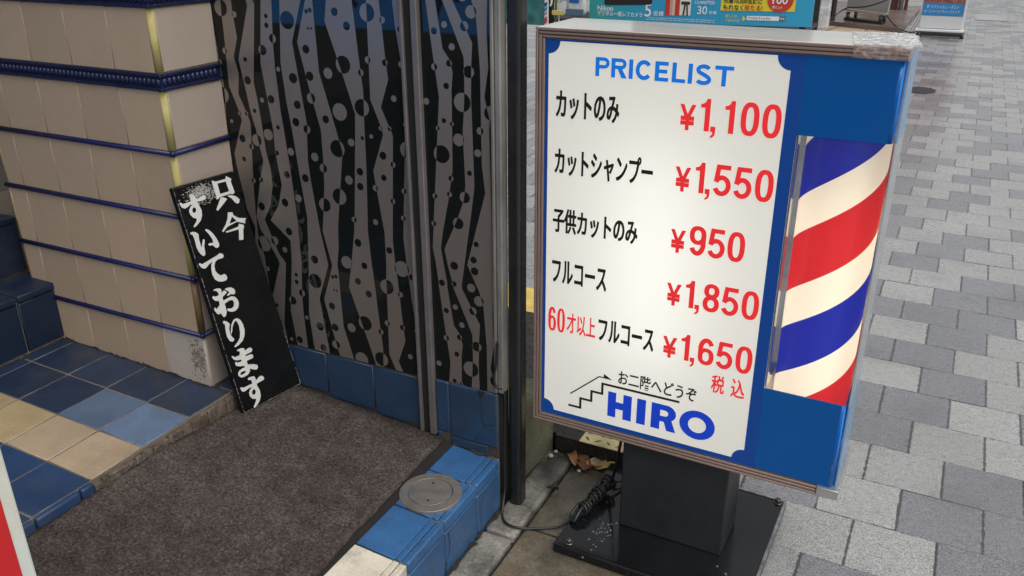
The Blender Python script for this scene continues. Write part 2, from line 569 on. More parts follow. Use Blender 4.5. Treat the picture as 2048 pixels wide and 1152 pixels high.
# ------------------------------------------------------------------ text and cut-out helpers
def text_faces(body, bold):
    cu = bpy.data.curves.new('lettering', 'FONT')
    cu.body = body
    cu.size = 1.0
    cu.fill_mode = 'FRONT'
    cu.resolution_u = 4
    cu.offset = bold
    o = bpy.data.objects.new('lettering_source', cu)
    COL.objects.link(o)
    dg = bpy.context.evaluated_depsgraph_get()
    me = o.evaluated_get(dg).to_mesh()
    vs = [(v.co.x, v.co.y) for v in me.vertices]
    fs = [tuple(p.vertices) for p in me.polygons]
    o.evaluated_get(dg).to_mesh_clear()
    bpy.data.objects.remove(o)
    bpy.data.curves.remove(cu)
    return vs, fs

def put_text(mb, body, box, frame, bold=0.02, base=False, spread=0.0):
    """box = (u0, u1, v0, v1) in the plane frame(u, v) -> point; base: v0 is the baseline, v1 the cap height"""
    vs, fs = text_faces(body, bold)
    x0, x1 = min(v[0] for v in vs), max(v[0] for v in vs)
    y0, y1 = min(v[1] for v in vs), max(v[1] for v in vs)
    if base:
        y0 = -bold
    u0, u1, v0, v1 = box
    for q, (du, dv) in enumerate(((-1, -0.5), (-0.5, 0.5), (0.5, -0.5), (1, 0.5)) if spread else ((0, 0),)):
        e = spread * (u1 - u0) / (x1 - x0)
        P = [mb.bm.verts.new(frame(u0 + e + (x - x0) / (x1 - x0) * (u1 - u0 - 2 * e) + du * e, v0 + (y - y0) / (y1 - y0) * (v1 - v0) + dv * e, q)) if spread else
             mb.bm.verts.new(frame(u0 + (x - x0) / (x1 - x0) * (u1 - u0), v0 + (y - y0) / (y1 - y0) * (v1 - v0))) for x, y in vs]
        for f in fs:
            try:
                mb.face([P[i] for i in f])
            except ValueError:
                pass

def inside(poly, x, y):
    c = False
    j = len(poly) - 1
    for i in range(len(poly)):
        xi, yi = poly[i]
        xj, yj = poly[j]
        if (yi > y) != (yj > y) and x < (xj - xi) * (y - yi) / (yj - yi) + xi:
            c = not c
        j = i
    return c

def parity_mesh(mb, polys, frame, windows=None, both=False):
    """even-odd fill of many outlines; windows = clip rectangles (x0, x1, y0, y1); both: mark the outside as material 1"""
    wins = [[(a, c), (b, c), (b, d), (a, d)] for a, b, c, d in (windows or [])]
    verts, edges = [], []
    for p in polys + wins:
        k = len(verts)
        verts += [Vector(q) for q in p]
        edges += [(k + i, k + (i + 1) % len(p)) for i in range(len(p))]
    ov, oe, of, _, _, _ = delaunay_2d_cdt(verts, edges, [], 0, 1e-6)
    bbs = [(min(q[0] for q in p), max(q[0] for q in p), min(q[1] for q in p), max(q[1] for q in p), p) for p in polys]
    V = {}
    for f in of:
        x = sum(ov[i].x for i in f) / 3
        y = sum(ov[i].y for i in f) / 3
        if wins and not any(a < x < b and c < y < d for a, b, c, d in windows):
            continue
        n = 0
        for a, b, c, d, p in bbs:
            if a <= x <= b and c <= y <= d and inside(p, x, y):
                n += 1
        if n % 2 == 0 and not both:
            continue
        pts = []
        for i in f:
            if i not in V:
                V[i] = mb.bm.verts.new(frame(ov[i].x, ov[i].y))
            pts.append(V[i])
        mb.face(pts, 0 if n % 2 else 1)

def circle(cx, cy, r, n=28):
    return [(cx + r * math.cos(2 * math.pi * k / n), cy + r * math.sin(2 * math.pi * k / n)) for k in range(n)]

# traced from the photograph, in the plane of the glass: (x, z) in tenths of a millimetre, one repeat of the film's pattern
FILM_EDGES = {"L0r":[[-17128,12748],[-17046,11910],[-17046,11583],[-16999,10954],[-17027,10460],[-17100,9596],[-17160,8657]],
 "L1l":[[-16731,13075],[-16759,12706],[-16758,12391],[-16822,10922],[-16575,10251],[-16530,10038],[-16654,9778],[-16947,9107],[-16928,8783],[-16839,8198],[-16760,7534],[-16542,7051]],
 "L1r":[[-16379,13087],[-16381,12750],[-16332,12182],[-16524,11705],[-16434,11266],[-16533,10731],[-16329,10273],[-16243,10018],[-16254,9818],[-16310,9274],[-16413,8253],[-16461,7509],[-16473,6819]],
 "L2l":[[-15899,13104],[-15863,12981],[-16380,11626],[-16267,10889],[-16187,10286],[-16079,9835],[-16027,9400],[-15956,9026],[-16202,8281],[-16448,7374],[-16359,7010],[-16133,6699]],
 "L2r":[[-15691,13111],[-15635,13017],[-15959,11092],[-15892,10526],[-15848,9858],[-15823,9296],[-15738,8795],[-15737,8341],[-15887,7792],[-16163,7331],[-15951,6798],[-15784,6373]],
 "L3l":[[-15417,13121],[-15656,11584],[-15594,10941],[-15489,9894],[-15505,9300],[-15413,8416],[-15596,7833],[-15953,7345],[-15328,6846]],
 "L3r":[[-15076,13132],[-15181,12044],[-15197,11557],[-15172,10408],[-15130,9929],[-15057,8846],[-15001,7487],[-15022,6708]],
 "L4l":[[-14827,13141],[-14999,11627],[-14945,10667],[-14862,9956],[-14762,8723],[-14658,7637]],
 "L4r":[[-14180,13163],[-14567,12163],[-14498,11489],[-14346,10064],[-14388,9882],[-14442,9201],[-14400,8547],[-14309,7754],[-14257,7268],[-14100,6345]],
 "L5l":[[-14039,13168],[-14409,12172],[-14273,11533],[-14151,10967],[-13929,10049],[-13935,9352],[-13986,8568],[-14178,7314],[-13972,6368]],
 "L5r":[[-13829,13175],[-13825,12477],[-13819,11479],[-13591,10637],[-13449,10096],[-13308,9544],[-13428,8827],[-13585,7924],[-13663,7426],[-13696,6926],[-13793,6399]],
 "L6l":[[-13420,13190],[-13516,12708],[-13271,11960],[-13006,11143],[-12828,10560],[-12862,10154],[-13075,7997],[-13149,7409],[-13260,6833],[-13324,6481]],
 "L6r":[[-12679,13215],[-12608,12082],[-12534,11096],[-12579,10183],[-12604,9204],[-12704,7542],[-12659,6638]],
 "L7l":[[-12273,13229],[-12292,12631],[-12345,10943],[-12109,10369],[-12067,10233],[-12035,10121],[-12402,9168],[-12333,8630],[-12184,7560],[-12196,6679]],
 "L7r":[[-11922,13241],[-11881,12651],[-11845,12047],[-11791,11457],[-12049,10786],[-11841,10310],[-11800,10260],[-11754,10093],[-11947,7374],[-11910,6729]],
 "L8l":[[-11563,13254],[-11511,12642],[-11425,12019],[-11315,11221],[-11339,10945],[-11389,10301],[-11618,7522],[-11558,6791]],
 "L8r":[[-11217,13266],[-11268,11710],[-11253,10897],[-11207,8869],[-11296,7947],[-11398,7400],[-11326,6832],[-11317,6650]],
 "L9l":[[-10672,13284],[-10550,12228],[-10412,11159],[-10485,10390],[-10650,8587],[-10756,7411],[-10680,6987],[-10627,6485]],
 "L9r":[[-10423,13293],[-10271,12257],[-10098,12024],[-10026,11743],[-10070,11373],[-10087,10430],[-10114,9445],[-10248,8731],[-10450,7831],[-10518,7419],[-10451,6985],[-10369,6501]],
 "L10l":[[-10242,13299],[-9941,12593],[-9732,12098],[-9732,11425],[-9773,10757],[-9805,10458],[-9774,9115],[-9826,8760],[-10020,8259],[-10416,7420],[-10339,7005],[-10214,6529]],
 "L10r":[[-9989,13308],[-9506,12427],[-9543,11931],[-9567,11228],[-9551,10483],[-9530,9118],[-9625,8495],[-9860,7089],[-9951,6515]],
 "L11l":[[-9506,13325],[-9399,12965],[-9322,11844],[-9322,10506],[-9320,9682],[-9241,9013],[-9578,7817],[-9777,7103]],
 "L11r":[[-9118,13338],[-9144,12707],[-9115,11909],[-9224,11256],[-9090,10713],[-9115,10526],[-9086,8573],[-9075,7227]]}
FILM_DOTS = [[-16755,12883,207],[-16332,12741,77],[-16813,11823,80],[-17037,11521,75],[-17092,10671,212],[-16153,11646,59],[-16158,11119,109],[-15312,12744,56],[-15323,12524,67],[-15175,12214,108],[-15540,11915,127],[-14653,12676,214],[-15096,11471,61],[-14651,11282,128],[-15748,10644,64],[-15446,10691,109],[-16048,10339,59],[-16579,10226,50],[-16335,10242,56],[-16894,9988,54],[-17166,9921,48],[-14604,10622,108],[-14709,10170,110],[-15322,9974,59],[-14371,10016,110],[-14040,12909,57],[-13928,12940,59],[-14033,12513,30],[-13944,12518,30],[-13202,12931,98],[-12881,12625,101],[-14159,12016,106],[-14120,11369,115],[-13548,11481,133],[-13074,11717,213],[-14143,10822,132],[-13287,10559,216],[-13744,10333,101],[-12274,12951,207],[-11862,12805,78],[-11385,12623,78],[-12343,11876,82],[-12567,11566,80],[-11861,11845,78],[-11408,11832,78],[-11663,11020,78],[-12612,10723,211],[-12100,10267,55],[-11837,10282,55],[-11382,10425,57],[-16591,9550,103],[-16095,9557,160],[-16308,9361,78],[-16628,8984,69],[-17302,9044,90],[-17328,8670,88],[-15676,9745,151],[-15452,9284,64],[-14979,9368,104],[-15191,8727,101],[-14586,8707,109],[-14207,9315,115],[-16387,8412,74],[-16111,8473,67],[-16214,7703,117],[-15369,7928,114],[-14888,8115,106],[-15345,7109,111],[-16292,6597,228],[-15891,6756,127],[-15566,6542,85],[-14552,6424,119],[-13961,9050,116],[-13456,9618,221],[-13014,9821,99],[-12664,9967,50],[-12393,10039,56],[-12813,9097,101],[-12838,8705,100],[-13178,8834,118],[-13522,8346,217],[-14025,8054,186],[-12082,9592,101],[-11800,9398,71],[-12097,9028,82],[-12375,8726,80],[-11521,8759,73],[-11867,8451,71],[-13114,7781,78],[-12441,7815,77],[-11584,8046,69],[-13049,7154,109],[-11353,9810,211],[-12074,7103,91],[-13472,6530,177],[-12903,6529,95],[-9524,13077,139],[-10210,12780,75],[-10481,12631,76],[-9700,12769,107],[-10032,12310,79],[-10509,11841,79],[-10116,11943,75],[-9612,11788,137],[-10210,11431,74],[-10763,11037,79],[-9800,11092,218],[-10302,10626,60],[-10091,10569,52],[-10483,10429,53],[-9352,10478,89],[-9072,10906,164],[-9922,10212,149],[-10398,9819,218],[-9423,9951,91],[-9654,9445,65],[-10163,9253,69],[-10632,8759,68],[-10220,8853,68],[-9798,8831,140],[-10001,8148,147],[-10692,8044,67],[-9517,7685,70],[-9599,7265,90],[-9576,6971,106],[-10153,7016,110],[-10530,6487,87],[-10171,6522,71],[-9684,6505,115],[-11719,6649,217],[-11420,6468,89]]

# brush lettering of the leaning board, in the board's own plane, millimetres
BRUSH = [[[80.3,641.0],[89.8,636.2],[121.6,635.9],[126.2,643.3],[140.1,632.6],[137.0,626.1],[140.4,594.3],[133.0,591.6],[125.9,594.7],[97.2,594.2],[81.9,589.6],[82.6,600.6]],
 [[95.3,630.1],[121.5,629.6],[124.3,602.3],[96.4,601.8]],
 [[98.1,593.3],[111.4,585.9],[112.6,583.5],[82.2,563.6],[76.9,560.7],[73.2,564.9],[87.9,583.4],[93.7,590.8]],
 [[115.5,591.7],[125.0,591.7],[140.7,585.0],[150.3,573.9],[147.5,566.0],[142.2,563.6],[134.6,568.2],[127.2,581.9]],
 [[105.2,548.9],[119.4,545.8],[119.5,537.5],[134.0,526.0],[156.5,519.2],[151.7,514.1],[149.5,506.4],[134.4,513.9],[125.2,517.5],[94.8,512.9],[77.3,502.3],[74.4,506.1],[89.0,518.8],[99.4,533.2]],
 [[114.3,535.3],[101.9,518.5],[125.2,520.3]],
 [[84.1,501.8],[126.4,504.0],[130.3,511.3],[143.2,504.2],[143.5,498.1],[139.7,493.7],[132.1,465.4],[118.6,467.8],[125.6,496.6],[86.7,497.9]],
 [[-25.5,607.9],[-21.5,608.7],[-16.2,603.2],[7.0,604.1],[8.8,615.9],[6.1,620.7],[13.4,622.0],[20.4,618.2],[23.8,610.1],[24.9,605.7],[38.6,608.4],[47.8,611.4],[53.0,604.8],[50.2,599.3],[39.1,597.9],[24.2,599.2],[25.9,593.0],[31.2,574.9],[28.4,561.0],[21.7,550.2],[11.2,542.6],[-1.0,537.0],[-3.4,540.8],[7.5,550.0],[11.9,557.1],[2.7,561.7],[-3.7,571.7],[-4.5,582.3],[2.0,590.9],[8.8,594.3],[4.4,597.5],[-4.5,592.6],[-14.2,590.6],[-21.0,594.8],[-24.6,601.9]],
 [[5.1,581.8],[8.9,587.0],[14.2,586.7],[16.5,580.9],[14.1,575.3],[9.6,573.3],[4.9,575.6]],
 [[-17.0,527.6],[-9.5,527.9],[-0.2,523.8],[4.9,517.1],[3.0,505.0],[2.9,485.9],[4.2,482.3],[12.9,499.9],[17.3,500.3],[17.6,495.4],[11.8,481.1],[10.2,462.8],[7.1,458.4],[3.4,458.1],[-3.0,464.7],[-8.1,476.5],[-10.2,485.6],[-9.9,506.6],[-11.9,519.8],[-16.7,523.3]],
 [[26.2,522.6],[29.6,524.4],[37.7,519.3],[46.3,507.3],[53.0,492.5],[56.4,476.4],[54.4,469.4],[48.1,467.0],[42.7,469.7],[36.7,478.4],[26.3,480.0],[24.8,483.2],[28.0,485.9],[40.7,483.6],[40.1,494.1],[34.6,508.5]],
 [[-16.7,442.3],[-12.6,444.2],[-6.9,439.2],[14.6,443.1],[40.4,448.1],[51.3,451.7],[58.7,447.4],[61.6,440.4],[56.8,436.5],[42.3,437.7],[32.7,434.2],[26.3,423.2],[25.8,410.3],[31.3,399.8],[38.2,393.5],[49.5,394.2],[54.3,388.9],[55.2,380.8],[50.5,375.8],[36.9,376.3],[25.9,381.1],[17.5,390.1],[14.2,404.3],[15.7,420.1],[19.2,429.8],[24.4,436.8],[11.5,432.3],[2.6,426.5],[-3.7,425.7],[-11.6,431.1]],
 [[-2.8,345.5],[1.2,348.5],[6.7,344.3],[17.9,344.8],[16.8,354.0],[13.2,358.6],[5.4,361.3],[7.4,363.9],[16.1,364.2],[26.2,360.8],[29.5,355.2],[26.1,347.5],[36.1,351.8],[42.3,347.4],[42.3,343.0],[27.2,336.0],[26.2,326.3],[40.5,328.0],[53.4,329.0],[63.5,324.3],[69.6,314.3],[70.5,303.8],[66.0,292.9],[56.7,287.2],[43.9,287.3],[33.1,293.6],[30.5,297.9],[33.9,300.7],[44.3,297.4],[52.7,300.0],[56.5,308.8],[55.1,317.2],[45.9,320.5],[28.4,316.6],[28.6,304.2],[28.7,294.1],[23.5,284.7],[17.0,281.5],[13.4,286.2],[10.9,295.0],[7.7,296.9],[5.7,294.0],[-0.6,298.1],[-6.0,309.0],[-5.1,316.5],[-1.5,316.3],[0.7,311.0],[12.5,317.9],[14.0,329.6],[3.5,333.3],[-1.8,340.7]],
 [[38.7,354.2],[45.9,355.6],[57.8,353.2],[66.2,347.0],[68.8,338.3],[65.6,331.5],[59.5,332.5],[52.9,335.9],[43.2,333.3],[42.0,337.5],[50.6,341.2],[46.0,347.3]],
 [[9.4,271.3],[12.6,273.5],[22.0,267.4],[28.2,258.4],[22.7,247.2],[21.5,233.1],[25.9,219.3],[30.1,215.0],[27.5,209.3],[22.8,208.5],[15.3,213.4],[10.3,226.8],[10.8,243.9],[13.3,262.7],[9.2,266.9]],
 [[31.6,254.4],[42.1,265.1],[52.9,266.3],[62.4,257.4],[67.1,242.2],[67.6,225.9],[62.6,210.3],[53.3,199.1],[39.2,192.5],[25.9,190.3],[24.2,194.5],[37.3,201.4],[47.5,210.8],[52.2,225.1],[53.8,243.3],[51.1,255.0],[48.3,260.9],[41.3,257.4],[34.2,248.1],[28.2,234.5],[24.9,229.1],[23.4,232.3]],
 [[7.8,168.9],[12.1,171.2],[17.7,164.8],[32.6,164.1],[36.4,172.0],[34.5,176.0],[29.1,178.2],[30.0,181.4],[39.2,181.7],[47.9,180.3],[52.7,175.7],[51.6,169.8],[65.8,173.1],[72.8,170.8],[76.2,163.9],[72.5,158.6],[50.6,157.9],[51.0,153.7],[64.8,153.5],[71.9,151.3],[74.3,145.4],[70.3,140.1],[50.2,140.3],[50.2,134.8],[51.5,128.7],[68.5,122.9],[79.2,116.2],[80.1,108.3],[74.1,103.9],[67.1,106.9],[53.9,115.3],[52.3,107.7],[43.8,101.7],[31.1,100.3],[21.0,102.5],[14.2,110.5],[14.9,118.4],[21.1,123.9],[32.3,125.9],[41.2,124.9],[36.8,130.9],[25.6,134.3],[15.1,140.1],[13.2,149.1],[16.9,151.6],[21.6,146.9],[34.8,145.4],[34.9,150.9],[22.0,153.5],[14.3,158.1]],
 [[21.0,113.0],[25.1,116.7],[34.3,116.9],[39.8,114.5],[37.0,110.2],[27.4,108.8],[21.6,110.0]],
 [[9.3,75.5],[12.2,77.0],[21.4,72.0],[38.4,72.1],[49.2,71.5],[49.2,82.6],[39.6,86.9],[40.4,92.1],[50.3,91.9],[60.6,89.6],[63.5,83.3],[62.8,75.3],[75.4,80.9],[83.6,81.6],[90.7,72.8],[88.9,66.6],[63.1,65.3],[63.1,59.7],[67.6,42.2],[66.1,25.8],[59.7,14.6],[49.9,7.8],[38.5,1.3],[35.2,6.2],[46.4,17.9],[50.0,24.8],[38.7,29.4],[32.4,39.9],[32.4,51.1],[39.4,59.1],[47.7,61.0],[39.1,63.5],[24.6,61.6],[18.1,60.4],[12.0,65.9]],
 [[41.6,48.3],[46.2,53.3],[51.9,53.5],[54.6,46.6],[51.9,40.3],[46.0,38.5],[41.9,42.6]]]


# ================================================================== GROUND
# one sheet to the horizon
g = MB()
g.face([(-300, -300, -0.012), (300, -300, -0.012), (300, 300, -0.012), (-300, 300, -0.012)])
struct(link('ground', g, mat('far_asphalt', (0.11, 0.11, 0.112), 0.7, var=0.2, vscale=0.8)))

TONES = {-1: (-2, 'LDL'), 0: (-1, 'LLDD'), 1: (-2, 'DLDD'), 2: (-1, 'LLD'), 3: (-1, 'DLL'), 4: (-1, 'DDLD'), 5: (-1, 'LDL'), 6: (-1, 'DDLL'),
         7: (-2, 'LLDL'), 8: (-1, 'DDDL'), 9: (-2, 'DLDD'), 10: (-1, 'LLDD'), 11: (-2, 'LDLL'), 12: (-1, 'LDLL'), 13: (-2, 'DLDL'),
         14: (-1, 'DLLD'), 15: (-2, 'DLLL'), 16: (-1, 'LDLL'), 17: (-2, 'DLDL'), 18: (-1, 'DLLD'), 19: (-2, 'LLDL'), 20: (-1, 'DLDL'), 21: (-2, 'DDLD')}
rng = random.Random(11)
pv = MB()
ca, sa = math.cos(R(-0.8)), math.sin(R(-0.8))
def pav(x, y):
    y2 = y - 1.9
    return (x * ca - y2 * sa, x * sa + y2 * ca + 1.9, 0.0)
for k in range(-24, 215):
    y0, y1 = 1.893 + 0.2012 * k, 1.893 + 0.2012 * (k + 1)
    off = -0.022 if k % 2 == 0 else 0.083
    far = y0 > 9
    for j in range(-34 if far else -30, 40):
        x0 = off + 0.206 * j
        x1 = x0 + 0.206
        if x0 < -0.55 and y0 < 2.6 and y1 > -6:
            continue
        t = None
        if k in TONES:
            s, st = TONES[k]
            if 0 <= j - s < len(st):
                t = st[j - s]
        if t is None:
            t = 'D' if rng.random() < 0.40 else 'L'
        v = rng.uniform(0.92, 1.08)
        pv.c = (0.305 * v, 0.305 * v, 0.298 * v, 1) if t == 'L' else (0.182 * v, 0.184 * v, 0.198 * v, 1)
        zs = [rng.uniform(-0.0014, 0.0014) for _ in range(4)]
        zs = [0.6 * z_ + 0.4 * sum(zs) / 4 for z_ in zs]
        pv.face([Vector(pav(a_, b_)) + Vector((0, 0, z_)) for (a_, b_), z_ in zip(((x0, y0), (x1, y0), (x1, y1), (x0, y1)), zs)], uvs=[(0, 0), (1, 0), (1, 1), (0, 1)])
struct(link('pavement', pv, M['paver']))

# concrete gutter: kerb stones along the step and slabs beside them, each a bevelled block on one bed
gt = MB()
gt.box(-0.90, -0.50, -6, 2.60, -0.05, -0.006)
o = struct(link('gutter_bed', gt, M['grout_dark']))
gt = MB()
for y0, y1 in ((-6, -4), (-4, -2), (-2, 0.52), (0.525, 1.10), (1.105, 1.668), (1.674, 2.10), (2.105, 2.6)):
    gt.box(-0.795, -0.492, y0, y1, -0.04, 0.004, 0.004)
struct(link('gutter', gt, M['concrete']))
gt = MB()
for y0, y1 in ((-6, -4), (-4, -2), (-2, 0.3), (0.305, 0.95), (0.955, 1.60), (1.606, 2.02)):
    gt.box(-0.888, -0.802, y0, y1, -0.04, 0.016, 0.010)
struct(link('kerb', gt, M['kerb']))

# ================================================================== ENTRANCE FLOOR, STEPS
def zf1(x):                       # lower entrance floor, falls towards the street
    return 0.178 + 0.08 * (-1.06 - x)
def zf2(x):                       # upper tiled floor
    return 0.285 + 0.035 * (-1.70 - x)

CEIL_Y = 0.55
CEIL = 3.2
CEIL_X = -1.22  # unseen ceiling, its height and edges set for the light
Y0 = -2.0                          # near end of the entrance passage
f1 = MB()
f1.hexa([(-1.66, Y0, 0), (-0.896, Y0, 0), (-0.896, 1.76, 0), (-1.66, 1.76, 0),
         (-1.66, Y0, zf1(-1.66)), (-0.896, Y0, 0.163), (-0.896, 1.76, 0.163), (-1.66, 1.76, zf1(-1.66))])
struct(link('entrance_floor', f1, M['grout_dark']))

# street step: nosing tiles on top and riser tiles below
BLUE = (0.034, 0.112, 0.262)
CREAM = (0.66, 0.60, 0.48)
st = MB()
ys = [1.700, 1.571, 1.411, 1.251, 1.091, 0.931, 0.771, 0.611, 0.451, 0.291, 0.131, -0.029, -0.19, -0.35, -0.51, -0.67, -0.83, -0.99, -1.15]
for i in range(len(ys) - 1):
    ya, yb = ys[i + 1] + 0.0028, ys[i] - 0.0028
    base = CREAM if i == 3 else BLUE
    v = random.uniform(0.9, 1.1)
    st.c = tuple(b * v for b in base) + (1,)
    zt = 0.171
    # flat part, then two raised ribs at the edge, then the dropped nose
    st.hexa([(-1.030, ya, 0.150), (-0.926, ya, 0.150), (-0.926, yb, 0.150), (-1.030, yb, 0.150),
             (-1.030, ya, 0.179), (-0.926, ya, zt), (-0.926, yb, zt), (-1.030, yb, 0.179)], 0.0022)
    st.box(-0.9245, -0.9095, ya, yb, 0.150, zt + 0.001, 0.0022)
    st.box(-0.908, -0.889, ya, yb, 0.140, zt, 0.004)
    # riser tile
    v = random.uniform(0.86, 1.0)
    st.c = (BLUE[0] * v, BLUE[1] * v * 0.9, BLUE[2] * v * 0.85, 1)
    st.box(-0.902, -0.8885, ya - 0.001, yb + 0.001, 0.004, 0.136, 0.003)
o = link('street_step', st, M['step_tile'])
struct(o)
bed = MB()
bed.box(-1.0295, -0.8935, -1.2, 1.7075, 0.0, 0.1665, 0)
struct(link('step_bed', bed, M['grout']))
cr = MB()
def crack(mb, pts, w, frame):
    for a, b in zip(pts, pts[1:]):
        d = Vector((b[0] - a[0], b[1] - a[1], 0)).normalized()
        n = Vector((-d.y, d.x, 0)) * w * random.uniform(0.6, 1.2)
        mb.face([frame(a[0] - n.x, a[1] - n.y), frame(b[0] - n.x, b[1] - n.y), frame(b[0] + n.x, b[1] + n.y), frame(a[0] + n.x, a[1] + n.y)])
crack(cr, [(1.425, 0.132), (1.432, 0.10), (1.428, 0.07), (1.405, 0.035), (1.400, 0.006)], 0.0012, lambda a, b: (-0.8880, a, b))
crack(cr, [(1.61, 0.128), (1.585, 0.09), (1.592, 0.05), (1.588, 0.01)], 0.0008, lambda a, b: (-0.8880, a, b))
struct(link('step_cracks', cr, M['black_gap']))

# upper floor of 155 mm tiles
NAVY = (0.017, 0.030, 0.060)
MIDB = (0.020, 0.045, 0.108)
PALE = (0.105, 0.155, 0.24)
CREAM2 = (0.35, 0.265, 0.18)
TAN = (0.33, 0.25, 0.14)
fl = MB()
fl.hexa([(-2.45, Y0, 0), (-1.6395, Y0, 0), (-1.6395, 1.76, 0), (-2.45, 1.76, 0),
         (-2.45, Y0, zf2(-2.45) - 0.0022), (-1.6395, Y0, zf2(-1.6395) - 0.0022), (-1.6395, 1.76, zf2(-1.6395) - 0.0022), (-2.45, 1.76, zf2(-2.45) - 0.0022)])
struct(link('upper_floor_bed', fl, M['grout']))
fl = MB()
xs = [-1.641, -1.796, -1.951, -2.106, -2.261, -2.34]
yy = [1.7085, 1.521, 1.366, 1.211, 1.060, 0.905, 0.75, 0.595, 0.44, 0.285, 0.13, -0.025, -0.18, -0.335, -0.49, -0.645, -0.8, -0.955, -1.11, -1.265, -1.42, -1.575, -1.73, -1.885]
slope = Vector((-1, 0, 0.035)).normalized()
nrm2 = Vector((0.035, 0, 1)).normalized()
for j in range(len(yy) - 1):
    for i in range(len(xs) - 1):
        if j == 2:
            base = PALE if i in (0, 1) else NAVY
            if i == 1:
                base = tuple(c * 0.85 for c in PALE)
        elif j == 3:
            base = CREAM2 if i < 2 else TAN
        elif j >= 4:
            base = MIDB if j < 6 else NAVY
        else:
            base = NAVY
        v = random.uniform(0.88, 1.12)
        fl.c = tuple(c * v for c in base) + (1,)
        w = xs[i] - xs[i + 1]
        h = yy[j] - yy[j + 1]
        fl.tile((xs[i] - 0.0024, yy[j + 1] + 0.0024, zf2(xs[i]) - 0.008), slope * (w - 0.0048), (0, h - 0.0048, 0), nrm2, 0.008, 0.0016)
struct(link('upper_floor', fl, M['tile']))
# nosing of the upper floor: tile still there near the camera, broken off to mortar further in
ns = MB()
for ya, yb in ((1.02, 1.053), (0.905, 1.016), (0.75, 0.9), (0.595, 0.745), (0.44, 0.59), (0.285, 0.435), (-0.1, 0.28), (-1.9, -0.105)):
    v = random.uniform(0.9, 1.1)
    ns.c = tuple(c * v * 1.1 for c in MIDB) + (1,)
    ns.box(-1.6405, -1.6235, ya, yb, 0.255, 0.2835, 0.005)
struct(link('nosing', ns, M['tile']))
mo = MB()
yv = 1.056
while yv < 1.70:
    y2 = min(yv + random.uniform(0.012, 0.035), 1.70)
    x = -1.6255 + random.uniform(-0.0025, 0.002)
    zt = 0.2745 + random.uniform(-0.005, 0.003)
    mo.box(-1.6405, x, yv, y2, 0.20, zt, 0.003, seg=1)
    yv = y2
mo.box(-1.6405, -1.627, -1.9, 1.055, 0.18, 0.254)
struct(link('mortar_edge', mo, mat('broken_mortar', (0.085, 0.063, 0.046), 0.85, var=0.5, vscale=25, speck=0.4, sscale=150, grime=0.6, gscale=30, gcol=(0.24, 0.215, 0.185), bump=0.6, bscale=80)))

# inner steps going up on the left
def stair(xr, zb, zt, xb, name):
    s = MB()
    s.box(xb, xr - 0.008, Y0, 1.74, 0.0, zt - 0.009)
    struct(link(name + '_bed', s, M['grout']))
    s = MB()
    yj = [1.545, 1.39, 1.235, 1.08, 0.925, 0.77, 0.615, 0.46, 0.305, 0.15, -0.005, -0.16, -0.315, -0.47, -0.625, -0.78, -0.935, -1.09, -1.245, -1.4, -1.555, -1.71, -1.865]
    for a, b in zip(yj[1:], yj):
        v = random.uniform(0.85, 1.15)
        s.c = (NAVY[0] * v * 0.5, NAVY[1] * v * 0.58, NAVY[2] * v * 0.65, 1)  # tiles darkened, deep shade of the steps put into their colour
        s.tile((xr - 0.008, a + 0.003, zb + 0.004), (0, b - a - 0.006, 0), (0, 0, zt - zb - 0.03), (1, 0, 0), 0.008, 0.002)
        s.box(xb + 0.003, xr + 0.004, a + 0.003, b - 0.003, zt - 0.022, zt, 0.005)
    return struct(link(name, s, M['tile']))
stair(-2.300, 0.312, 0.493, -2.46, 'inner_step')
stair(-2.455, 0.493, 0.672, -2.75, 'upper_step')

# ================================================================== ENTRANCE: walls, unseen ceiling, added soffit, building above
bld = thing('shop_building', 'dark shop entrance passage with unseen ceiling, added low soffit and upper storeys', 'building', (-2.4, 0.0, 0.0))
b = MB()
b.box(-3.9, -2.75, Y0, 2.0, 0, CEIL - 0.002)
link('back_wall', b, mat('passage_wall', (0.12, 0.10, 0.085), 0.7, var=0.1), bld)
b = MB()
b.box(-3.9, CEIL_X, CEIL_Y, 2.06, CEIL, CEIL + 0.25)
b.box(-3.9, -1.6, 0.20, CEIL_Y - 0.001, CEIL, CEIL + 0.25)
b.box(CEIL_X + 0.001, -0.84, 1.712, 2.06, CEIL, CEIL + 0.25)
b.box(-3.9, -2.45, -0.8, 1.50, 2.15, 2.30)  # low soffit and its drop, unseen, added to cut light on the left
b.box(-3.9, -2.45, -0.8, -0.65, 2.31, CEIL - 0.001)
link('unseen_ceiling_added_soffit', b, mat('unseen_passage_ceiling', (0.62, 0.57, 0.52), 0.8, var=0.1), bld)
b = MB()
b.box(-3.9, CEIL_X, CEIL_Y, 2.06, CEIL + 0.252, 7.5)
link('upper_facade', b, mat('grey_facade', (0.28, 0.27, 0.26), 0.7, var=0.12), bld)

